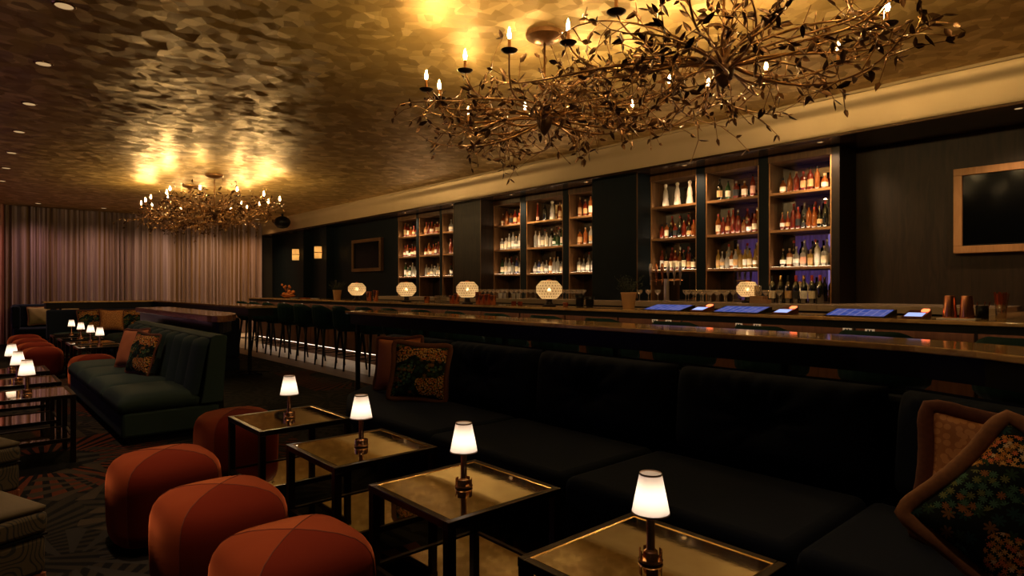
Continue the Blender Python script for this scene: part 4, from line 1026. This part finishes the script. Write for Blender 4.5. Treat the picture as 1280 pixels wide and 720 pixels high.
def tufted(w, h, T, seed, nx=36, nz=26):
    """back cushion standing in the y-z plane, front towards -x, pulled in at a centre button with gathered pleats above it"""
    rr = random.Random(seed); ph = rr.uniform(0, 6)
    m = MB()
    def fn(u, v):
        y = (u - .5) * w; z = v * h; a, b = 2 * u - 1, 2 * v - 1
        e = max(0, 1 - abs(a) ** 7) ** .5 * max(0, 1 - abs(b) ** 7) ** .45
        x = T * e
        dy, dz = (u - .5) * w, (v - .50) * h
        r = math.hypot(dy, dz); an = math.atan2(dy, dz)
        x -= .085 * math.exp(-(r / .09) ** 2) * e
        fold = math.exp(-(r / .22) ** 2) * (.3 + .7 * (1 if dz > -.03 else .5))
        x += .022 * fold * math.sin(an * 11 + ph) * min(1, r / .05) * e
        x += .013 * math.exp(-((v - .93) / .12) ** 2) * math.sin(u * 46 + ph + 3 * math.sin(u * 9)) * e
        x -= .030 * math.exp(-(dz / .025) ** 2) * math.exp(-(dy / .20) ** 2) * e
        return (-x, y, z - .012 * (1 - e) * (v > .5))
    m.grid(nx, nz, fn, flip=True)
    o = len(m.v); m.add([(0, -w / 2, 0), (0, w / 2, 0), (0, w / 2, h), (0, -w / 2, h)], [(0, 1, 2, 3)])
    return m
# --- near midnight sofa
t = thing('midnight_sofa', 'long midnight blue velvet sofa with tufted back cushions under the near drink rail', 'sofa', (0, 0, 0))
base = [(2.30, -.35), (2.30, 4.15), (2.38, 4.62), (2.62, 5.08), (2.95, 5.40), (3.30, 5.58), (3.36, 5.58), (3.36, .95), (3.15, .45), (2.97, .0), (2.88, -.35)]
m = MB(); m.prism(inset(base, .05), FZ, .09); obj('plinth', m, MT['black'], t)
m = MB(); m.prism(base, .09, .29); obj('base', m, MT['navy_velvet'], t, bevel=.03, seg=3, smooth=True, auto=.5)
seat_polys = [[(2.24, 3.345), (2.24, 4.15), (2.33, 4.64), (2.58, 5.12), (2.92, 5.42), (3.06, 5.46), (3.06, 3.345)], [(2.24, 2.14), (2.24, 3.335), (3.06, 3.335), (3.06, 2.14)], [(2.24, .99), (2.24, 2.13), (3.06, 2.13), (3.06, .99)], [(2.24, -.35), (2.24, .98), (3.06, .98), (2.98, .5), (2.80, .05), (2.70, -.35)]]
for p in seat_polys:
    m = MB(); m.prism(p, .292, .455); obj('seat_cushion', m, MT['navy_velvet'], t, bevel=.05, seg=4, smooth=True, auto=.5)
m = MB(); m.prism([(3.31, 5.56), (3.42, 5.56), (3.42, .95), (3.21, .44), (3.03, -.02), (2.95, -.35), (2.86, -.35), (2.94, .0), (3.12, .46), (3.31, .98)], .292, .88); obj('back_frame', m, MT['navy_velvet'], t, bevel=.02, seg=2, smooth=True, auto=.5)
for k, (y0, y1) in enumerate(((.985, 2.12), (2.14, 3.325), (3.345, 4.455), (4.475, 5.56))):
    o = obj('back_cushion', tufted(y1 - y0 - .01, .50, .17, k + 3), MT['navy_velvet'], t, smooth=True, loc=(3.265, (y0 + y1) / 2, .44), rot=(0, .09, 0))
    b = MB(); b.ball((-.078, 0, .25), .014, 10, 6); obj('button', b, MT['navy_velvet'], o, smooth=True)
o = obj('back_cushion', tufted(.94, .50, .13, 9), MT['navy_velvet'], t, smooth=True, loc=(3.085, .49, .44), rot=(0, .09, -.36))
# --- teal channel sofa
t = thing('teal_sofa', 'teal channel-back sofa with two pillows in front of the short drink rail', 'sofa', (0, 0, 0))
m = MB(); m.box(1.10, 1.80, 6.33, 9.68, FZ, .07); obj('plinth', m, MT['black'], t)
m = MB(); m.box(1.03, 1.84, 6.27, 9.73, .07, .30); obj('base', m, MT['teal_velvet'], t, bevel=.03, seg=3, smooth=True, auto=.5)
for k in range(4):
    y0 = 6.25 + .875 * k
    m = puff(.66, .858, .155, 18, .016); obj('seat_cushion', m, MT['teal_velvet'], t, loc=(1.00 + .33, y0 + .437, .302), smooth=True)
nch = 10; dy = 3.5 / nch
m = MB()
def chan(u, v):
    y = 6.25 + 3.5 * u; f = (u * nch) % 1
    bul = .085 * math.sqrt(max(0, 1 - (2 * f - 1) ** 2)) if 0 < u < 1 else 0
    z = .40 + .54 * v
    e = math.sqrt(max(0, 1 - max(0, (v - .86) / .14) ** 2))
    return (1.70 + .10 * v - (.06 + bul) * (.35 + .65 * e) + .05 * (1 - e), y, z)
m.grid(nch * 8, 12, chan, flip=True); obj('channel_back', m, MT['teal_velvet'], t, smooth=True)
m = sweep([(1.66, .31), (1.86, .31), (1.90, .93), (1.885, .95), (1.80, .952), (1.745, .93), (1.68, .40)], 6.24, 9.76)
obj('back_shell', m, MT['teal_velvet'], t, bevel=.012)
# --- far dark sofas
t = thing('corner_sofa', 'far dark corner sofa under the L shaped drink rail', 'sofa', (0, 0, 0))
m = MB(); m.prism([(2.25, 10.2), (3.3, 10.2), (3.3, 16.5), (1.32, 16.5), (1.32, 15.5), (2.25, 15.5)], FZ + .08, .29); obj('base', m, MT['navy_velvet'], t, bevel=.03)
m = MB(); m.prism([(2.3, 10.25), (3.25, 10.25), (3.25, 16.45), (1.37, 16.45), (1.37, 15.55), (2.3, 15.55)], FZ, .08 + FZ); obj('plinth', m, MT['black'], t)
for k in range(5):
    m = puff(.82, 1.04, .16, 10, .012); obj('seat_cushion', m, MT['teal_velvet'], t, loc=(2.62, 10.73 + 1.05 * k, .292), smooth=True)
m = puff(.90, .84, .16, 10, .012); obj('seat_cushion', m, MT['teal_velvet'], t, loc=(1.80, 15.88, .292), smooth=True)
m = MB(); m.box(3.04, 3.3, 10.2, 16.5, .292, .93); m.box(1.32, 3.04, 16.25, 16.5, .292, .93); obj('back_frame', m, MT['navy_velvet'], t, bevel=.04, seg=3)
t = thing('far_sofa', 'dark blue sofa against the curtain at the far left', 'sofa', (0, 0, 0))
m = MB(); m.box(.92, 3.6, 18.45, 19.3, FZ, .10); obj('plinth', m, MT['black'], t)
m = MB(); m.box(.88, 3.65, 18.40, 19.35, .10, .45); obj('seat', m, MT['navy_velvet'], t, bevel=.05, seg=3)
m = MB(); m.box(.88, 3.65, 19.05, 19.38, .452, 1.0); obj('backrest', m, MT['navy_velvet'], t, bevel=.05, seg=3)
m = MB(); m.box(.84, 1.0, 18.40, 19.04, .452, .98); obj('armrest', m, MT['navy_velvet'], t, bevel=.05, seg=3)

# ================================================================== PILLOWS
def pillow(loc, rot, size, front, back, fringe, label, group, fl=.045, seed=1):
    t = thing('throw_pillow', label, 'pillow', loc, group=group, rot=rot)
    n = 20; S = size / 2
    def side(sg):
        m = MB()
        def fn(u, v):
            a, b = 2 * u - 1, 2 * v - 1
            th = .075 * (max(0, 1 - a * a) * max(0, 1 - b * b)) ** .42
            k = 1 - .07 * (1 - a * a * .0) * 0
            pin = 1 - .11 * (1 - abs(b) ** 2) * abs(a) ** 3, 1 - .11 * (1 - abs(a) ** 2) * abs(b) ** 3
            return (a * S * pin[0], b * S * pin[1], sg * th + .004 * math.sin(7 * a + seed) * math.sin(6 * b))
        m.grid(n, n, fn, flip=sg < 0); return m
    obj('front_cover', side(1), MT[front], t, smooth=True); obj('back_cover', side(-1), MT[back], t, smooth=True)
    m = MB(); rr = random.Random(seed); N = 96
    def edge(s):
        s = s % 4; i = int(s); f = 2 * (s - i) - 1
        a, b = ((f, -1), (1, f), (-f, 1), (-1, -f))[i]
        g = 1 - .045 * max(0, abs(a * b) - .75) / .25
        return Vector((a * S * (1 - .11 * (1 - b * b) * abs(a) ** 3) * g, b * S * (1 - .11 * (1 - a * a) * abs(b) ** 3) * g, .004 * math.sin(7 * a + seed) * math.sin(6 * b)))
    R1 = fl * .5; ring = []; W = 12
    for k in range(N):                                   # thick soft brush edging, a continuous roll
        s = 4 * k / N; p = edge(s); q0 = edge(s - .05); q1 = edge(s + .05); td = (q1 - q0).normalized(); out = Vector((td.y, -td.x, 0))
        ctr = p + out * R1 * .72; k2 = 1 + .025 * math.sin(k * 1.9 + seed)
        for w_ in range(W):
            an = 2 * PI * w_ / W
            ring.append(ctr + out * (math.cos(an) * R1 * k2) + Vector((0, 0, math.sin(an) * R1 * .62)))
    fs = []
    for k in range(N):
        for w_ in range(W):
            a0, a1 = k * W + w_, k * W + (w_ + 1) % W; b0, b1 = ((k + 1) % N) * W + w_, ((k + 1) % N) * W + (w_ + 1) % W
            fs.append((a0, a1, b1, b0))
    m.add(ring, fs)
    obj('brush_fringe', m, MT[fringe], t, smooth=True)
    return t
def face(dirv, roll=0.0):
    """rotation that turns the pillow's local +z to dirv, local y kept up, then rolled"""
    z = Vector(dirv).normalized(); x = Vector((0, 0, 1)).cross(z).normalized(); y = z.cross(x)
    M = Matrix((x, y, z)).transposed() @ Matrix.Rotation(roll, 3, 'Z')
    return M.to_euler()
pillow((2.84, 4.33, .70), face((-.55, -.80, .22), -.10), .46, 'floral2', 'rust_velvet', 'fringe', 'floral embroidered pillow at the far end of the midnight sofa', 'pillows on the midnight sofa', .045, 2)
pillow((2.96, 4.87, .715), face((-.86, -.45, .20), .05), .47, 'rust_velvet', 'rust_velvet', 'fringe', 'terracotta velvet pillow behind the floral one on the midnight sofa', 'pillows on the midnight sofa', .035, 3)
pillow((2.74, .465, .70), face((-.80, -.25, .22), -.10), .46, 'gold_velvet', 'rust_velvet', 'fringe', 'amber spotted velvet pillow behind the large floral pillow at right', 'pillows on the midnight sofa', .055, 4)
pillow((2.32, .335, .715), face((-.82, -.16, .36), -.66), .43, 'floral', 'rust_velvet', 'fringe_gold', 'large floral embroidered pillow in the right foreground', 'pillows on the midnight sofa', .05, 5)
pillow((1.47, 8.30, .70), face((-.85, -.35, .30), .05), .45, 'rust_velvet', 'rust_velvet', 'fringe', 'terracotta pillow on the teal sofa', 'pillows on the teal sofa', .03, 6)
pillow((1.45, 7.62, .69), face((-.92, -.30, .28), -.06), .45, 'floral2', 'floral2', 'fringe', 'dark floral pillow on the teal sofa', 'pillows on the teal sofa', .03, 7)
pillow((2.05, 15.98, .70), face((-.1, -1, .25), .05), .46, 'floral2', 'floral2', 'fringe', 'dark floral pillow left of the gold one on the far corner sofa', 'pillows on the far sofas', .03, 8)
pillow((2.42, 15.86, .70), face((.05, -1, .25), -.04), .46, 'gold_velvet', 'gold_velvet', 'fringe', 'gold pillow on the far corner sofa', 'pillows on the far sofas', .02, 9)
pillow((2.82, 15.90, .69), face((-.25, -1, .25), .06), .46, 'floral2', 'floral2', 'fringe', 'dark pillow right of the gold one on the far corner sofa', 'pillows on the far sofas', .03, 10)
pillow((1.38, 18.90, .72), face((.0, -1, .22), .04), .46, 'mustard', 'mustard', 'fringe_gold', 'olive gold pillow at the left end of the far sofa', 'pillows on the far sofas', .02, 11)
pillow((1.95, 18.90, .72), face((.0, -1, .22), -.04), .46, 'mustard', 'mustard', 'fringe_gold', 'olive gold pillow half hidden on the far sofa, right one', 'pillows on the far sofas', .02, 12)

# ================================================================== OTTOMANS
def make_ottoman():
    t = thing('ottoman', 'x', 'ottoman', (0, 0, FZ), group='orange velvet ottomans')
    S, hh = .272, .46; seg = 64
    prof = [(.90, .045), (.96, .06), (.985, .12), (1.0, .24), (.998, .32), (.985, .365), (.95, .402), (.88, .432), (.76, .456), (.55, .474), (.28, .484), (.0, .487)]
    m = MB(); vs = []
    for k, (r, z) in enumerate(prof):
        for i in range(seg):
            a = 2 * PI * (i + .0) / seg + PI / 4
            c, s_ = math.cos(a), math.sin(a); n_ = 3.3
            g = (abs(c) ** n_ + abs(s_) ** n_) ** (-1 / n_)
            dz = -.012 * max(0, (r - .0)) * (1 if k >= 7 else 0) * math.cos(4 * a) * 0
            vs.append((S * r * g * c, S * r * g * s_, z + dz))
    m.v = vs
    for k in range(len(prof) - 1):
        for i in range(seg):
            j = (i + 1) % seg; m.f.append((k * seg + i, k * seg + j, (k + 1) * seg + j, (k + 1) * seg + i))
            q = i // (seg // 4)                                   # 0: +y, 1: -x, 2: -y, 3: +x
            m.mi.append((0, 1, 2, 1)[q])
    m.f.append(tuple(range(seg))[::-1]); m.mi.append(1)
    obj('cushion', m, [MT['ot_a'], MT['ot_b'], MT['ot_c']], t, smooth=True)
    m = MB(); m.lathe([(.215, 0), (.215, .05)], 32, sq=.6); obj('plinth', m, MT['black'], t)
    for q in range(4):
        a = PI / 4 + q * PI / 2; c, s_ = math.cos(a), math.sin(a); g = (2 * abs(c) ** 3.3) ** (-1 / 3.3)
        m = MB(); m.tube([(S * r * g * c * 1.002, S * r * g * s_ * 1.002, z + .0005) for r, z in prof[1:]], .0022, 5); obj('seam', m, MT['piping'], t)
    return t
ot = make_ottoman()
OT = [((.925, 2.27), 'nearest of the three in the foreground'), ((.885, 3.02), 'middle of the three in the foreground'), ((.845, 3.88), 'farthest of the three in the foreground'),
      ((1.53, 4.82), 'standing behind the last table of the near row'), ((.90, 11.9), 'nearest of the four at the far left'), ((.90, 13.0), 'second of the four at the far left'),
      ((.90, 14.1), 'third of the four at the far left'), ((.90, 15.3), 'farthest of the four at the far left'), ((1.32, 10.10), 'half hidden behind the teal sofa')]
for k, ((x, y), lb) in enumerate(OT):
    if k == 0: ot.location = (x, y, FZ); ot['label'] = 'orange velvet ottoman, ' + lb
    else: dup(ot, (x, y, FZ), 0, 'orange velvet ottoman, ' + lb)
# patterned low lounge chairs at the left edge
def pouf(loc, rz, label):
    t = thing('square_pouf', label, 'pouf', loc, rz, 'contour patterned poufs')
    m = MB(); m.box(-.335, .335, -.335, .335, .185, .345); obj('body', m, MT['wavy'], t, bevel=.02, seg=3, smooth=True, auto=.5)
    m = MB(); m.box(-.34, .34, -.34, .34, .354, .445); obj('upper_band', m, MT['wavy'], t, bevel=.02, seg=3, smooth=True, auto=.5)
    m = puff(.675, .675, .05, 16, .012); obj('top_cushion', m, MT['olive'], t, loc=(0, 0, .4455), smooth=True)
    m = MB(); m.box(-.338, .338, -.338, .338, .3455, .3535); obj('welt', m, MT['black'], t)
    m = MB()
    for k in range(64):
        q = -.33 + .66 * k / 63
        for (x, y) in ((q, -.326), (q, .326), (-.326, q), (.326, q)): m.tube([(x, y, .184), (x, y, .010)], .0065, 5)
    obj('bullion_fringe', m, MT['rustfringe'], t)
    m = MB(); m.box(-.30, .30, -.30, .30, 0, .183); obj('plinth', m, MT['black'], t)
    return t
l0 = pouf((-.165, 3.47, FZ), .35, 'olive contour patterned square pouf in the bottom left corner')
dup(l0, (-.175, 4.92, FZ), .35, 'olive contour patterned square pouf farther up the left edge')

# ================================================================== TABLES AND LAMPS
def make_table():
    t = thing('cocktail_table', 'x', 'table', (1.6, 1.14, FZ), group='mirrored cocktail tables')
    W = .295; z = .55 - FZ
    m = MB(); f = .028
    m.box(-W, W, -W, -W + f, z - .03, z); m.box(-W, W, W - f, W, z - .03, z); m.box(-W, -W + f, -W + f, W - f, z - .03, z); m.box(W - f, W, -W + f, W - f, z - .03, z)
    obj('top_frame', m, MT['blackmetal'], t, bevel=.003)
    m = MB(); g = .007
    for a in (0, 1, 2, 3):
        r = Matrix.Rotation(a * PI / 2, 3, 'Z'); vs = [r @ Vector(v) for v in ((-W + f, -W + f, z - .001), (W - f, -W + f, z - .001), (W - f - g, -W + f + g, z - .003), (-W + f + g, -W + f + g, z - .003))]
        m.add(vs, [(0, 1, 2, 3)])
    obj('gold_bead', m, MT['gold_edge'], t)
    m = MB(); m.box(-W + f, W - f, -W + f, W - f, z - .018, z - .0035); obj('mirror_top', m, MT['mirror'], t)
    for sx in (-1, 1):
        for sy in (-1, 1):
            m = MB(); m.box(sx * (W - .02) - .018, sx * (W - .02) + .018, sy * (W - .02) - .018, sy * (W - .02) + .018, 0, z - .03); obj('leg', m, MT['blackmetal'], t, bevel=.002)
    m = MB(); k = W - .038
    for a in (0, 1, 2, 3):
        c = Matrix.Rotation(a * PI / 2, 3, 'Z'); b = MB().box(-k, k, -W + .004, -W + .026, .17, .2); m.add([c @ Vector(v) for v in b.v], b.f)
    sh = obj('lower_frame', m, MT['blackmetal'], t, bevel=.002)
    m = MB(); m.box(-W + .027, W - .027, -W + .027, W - .027, .182, .194); obj('lower_mirror', m, MT['mirror'], t)
    return t
def make_lamp():
    t = thing('table_lamp', 'x', 'lamp', (1.6, 1.14, .55), group='small cordless table lamps')
    m = MB(); m.lathe([(.038, 0), (.0385, .004), (.036, .008), (.024, .012), (.022, .03), (.015, .036), (.0135, .040), (.0135, .155), (.009, .158)], 24); obj('stem', m, MT['brass'], t, smooth=True, auto=.6)
    m = MB()
    for q in range(4):
        a0 = q * PI / 2 + .25; n = 7
        pts = [(.036 * math.cos(a0 + i * .15), .036 * math.sin(a0 + i * .15)) for i in range(n + 1)]
        m.add([(x, y, .006) for x, y in pts] + [(x * 1.0, y * 1.0, .034) for x, y in pts] + [(x * .92, y * .92, .006) for x, y in pts] + [(x * .92, y * .92, .034) for x, y in pts],
              [(i, i + 1, n + 2 + i, n + 1 + i) for i in range(n)] + [(2 * n + 3 + i, 2 * n + 2 + i, 3 * n + 3 + i, 3 * n + 4 + i) for i in range(n)] + [(n + 1 + i, n + 2 + i, 3 * n + 4 + i, 3 * n + 3 + i) for i in range(n)])
    obj('base_collar', m, MT['brass'], t, smooth=False)
    m = MB(); m.lathe([(.0585, .150), (.0345, .272)], 32, capb=False, capt=False); s = obj('lamp_shade', m, MT['shade'], t, smooth=True)
    m = MB(); m.lathe([(.0592, .148), (.0588, .1535)], 32, capb=False, capt=False); m.lathe([(.0356, .268), (.0348, .2735)], 32, capb=False, capt=False); m.lathe([(.0588, .1535), (.0575, .1535), (.058, .148), (.0592, .148)], 32, capb=False, capt=False); m.lathe([(.0348, .2735), (.0335, .2735), (.0342, .268), (.0356, .268)], 32, capb=False, capt=False)
    obj('shade_binding', m, MT['shade_trim'], s, smooth=True)
    m = MB(); m.lathe([(.010, .158), (.016, .180), (.018, .205), (.012, .228), (.002, .235)], 12); obj('bulb', m, MT['lampbulb'], t, smooth=True)
    return t
tb = make_table(); lp = make_lamp()
TB = [(1.6, 1.14, 'nearest of the right row, in the bottom right foreground', 'nearest of the right row'), (1.6, 2.10, 'second nearest of the right row', 'second nearest of the right row'),
      (1.6, 3.01, 'third nearest of the right row', 'third nearest of the right row'), (1.6, 3.99, 'farthest of the right row, beside the behind ottoman', 'farthest of the right row'),
      (.38, 6.28, 'nearest of the left row facing the teal sofa', 'nearest of the left row'), (.37, 7.17, 'second of the left row facing the teal sofa', 'second of the left row'), (.37, 8.16, 'third of the left row facing the teal sofa', 'third of the left row'),
      (1.50, 10.80, 'nearest of the far row before the corner sofa', 'nearest of the far row'), (1.49, 11.60, 'second of the far row before the corner sofa', 'second of the far row'),
      (1.48, 12.60, 'third of the far row before the corner sofa', 'third of the far row'), (1.47, 13.70, 'last of the far row before the corner sofa', 'last of the far row')]
TB[3] = (1.6, 3.99, 'farthest of the right row, before the ottoman', 'farthest of the right row')
for k, (x, y, a, b) in enumerate(TB):
    if k == 0: tb['label'] = 'square mirrored cocktail table, ' + a; lp['label'] = 'small lit table lamp with cream shade, ' + b
    else:
        dup(tb, (x, y, FZ), 0, 'square mirrored cocktail table, ' + a); dup(lp, (x, y, .55), R.uniform(0, 1.5), 'small lit table lamp with cream shade, ' + b)

# ================================================================== CAMERA
cam = bpy.data.cameras.new('camera'); cam.sensor_width = 36; cam.lens = 767 / 1280 * 36; cam.clip_start = .05
co = bpy.data.objects.new('camera', cam); COL.objects.link(co); co.location = (0, 0, 1.4); co.rotation_euler = (PI / 2, 0, -math.atan2(.6665, .7455)); sc.camera = co
w = bpy.data.worlds.new('room_air'); sc.world = w; w.use_nodes = True
w.node_tree.nodes['Background'].inputs[0].default_value = (.5, .4, .35, 1); w.node_tree.nodes['Background'].inputs[1].default_value = .02
sc.view_settings.view_transform = 'Standard'; sc.view_settings.look = 'None'; sc.view_settings.gamma = 1; sc.view_settings.use_curve_mapping = False
sc.view_settings.exposure = 0.38
cy = sc.cycles; cy.use_denoising = True; cy.max_bounces = 8; cy.transparent_max_bounces = 24; cy.sample_clamp_indirect = 4.0; cy.caustics_reflective = False; cy.caustics_refractive = False; cy.blur_glossy = .5
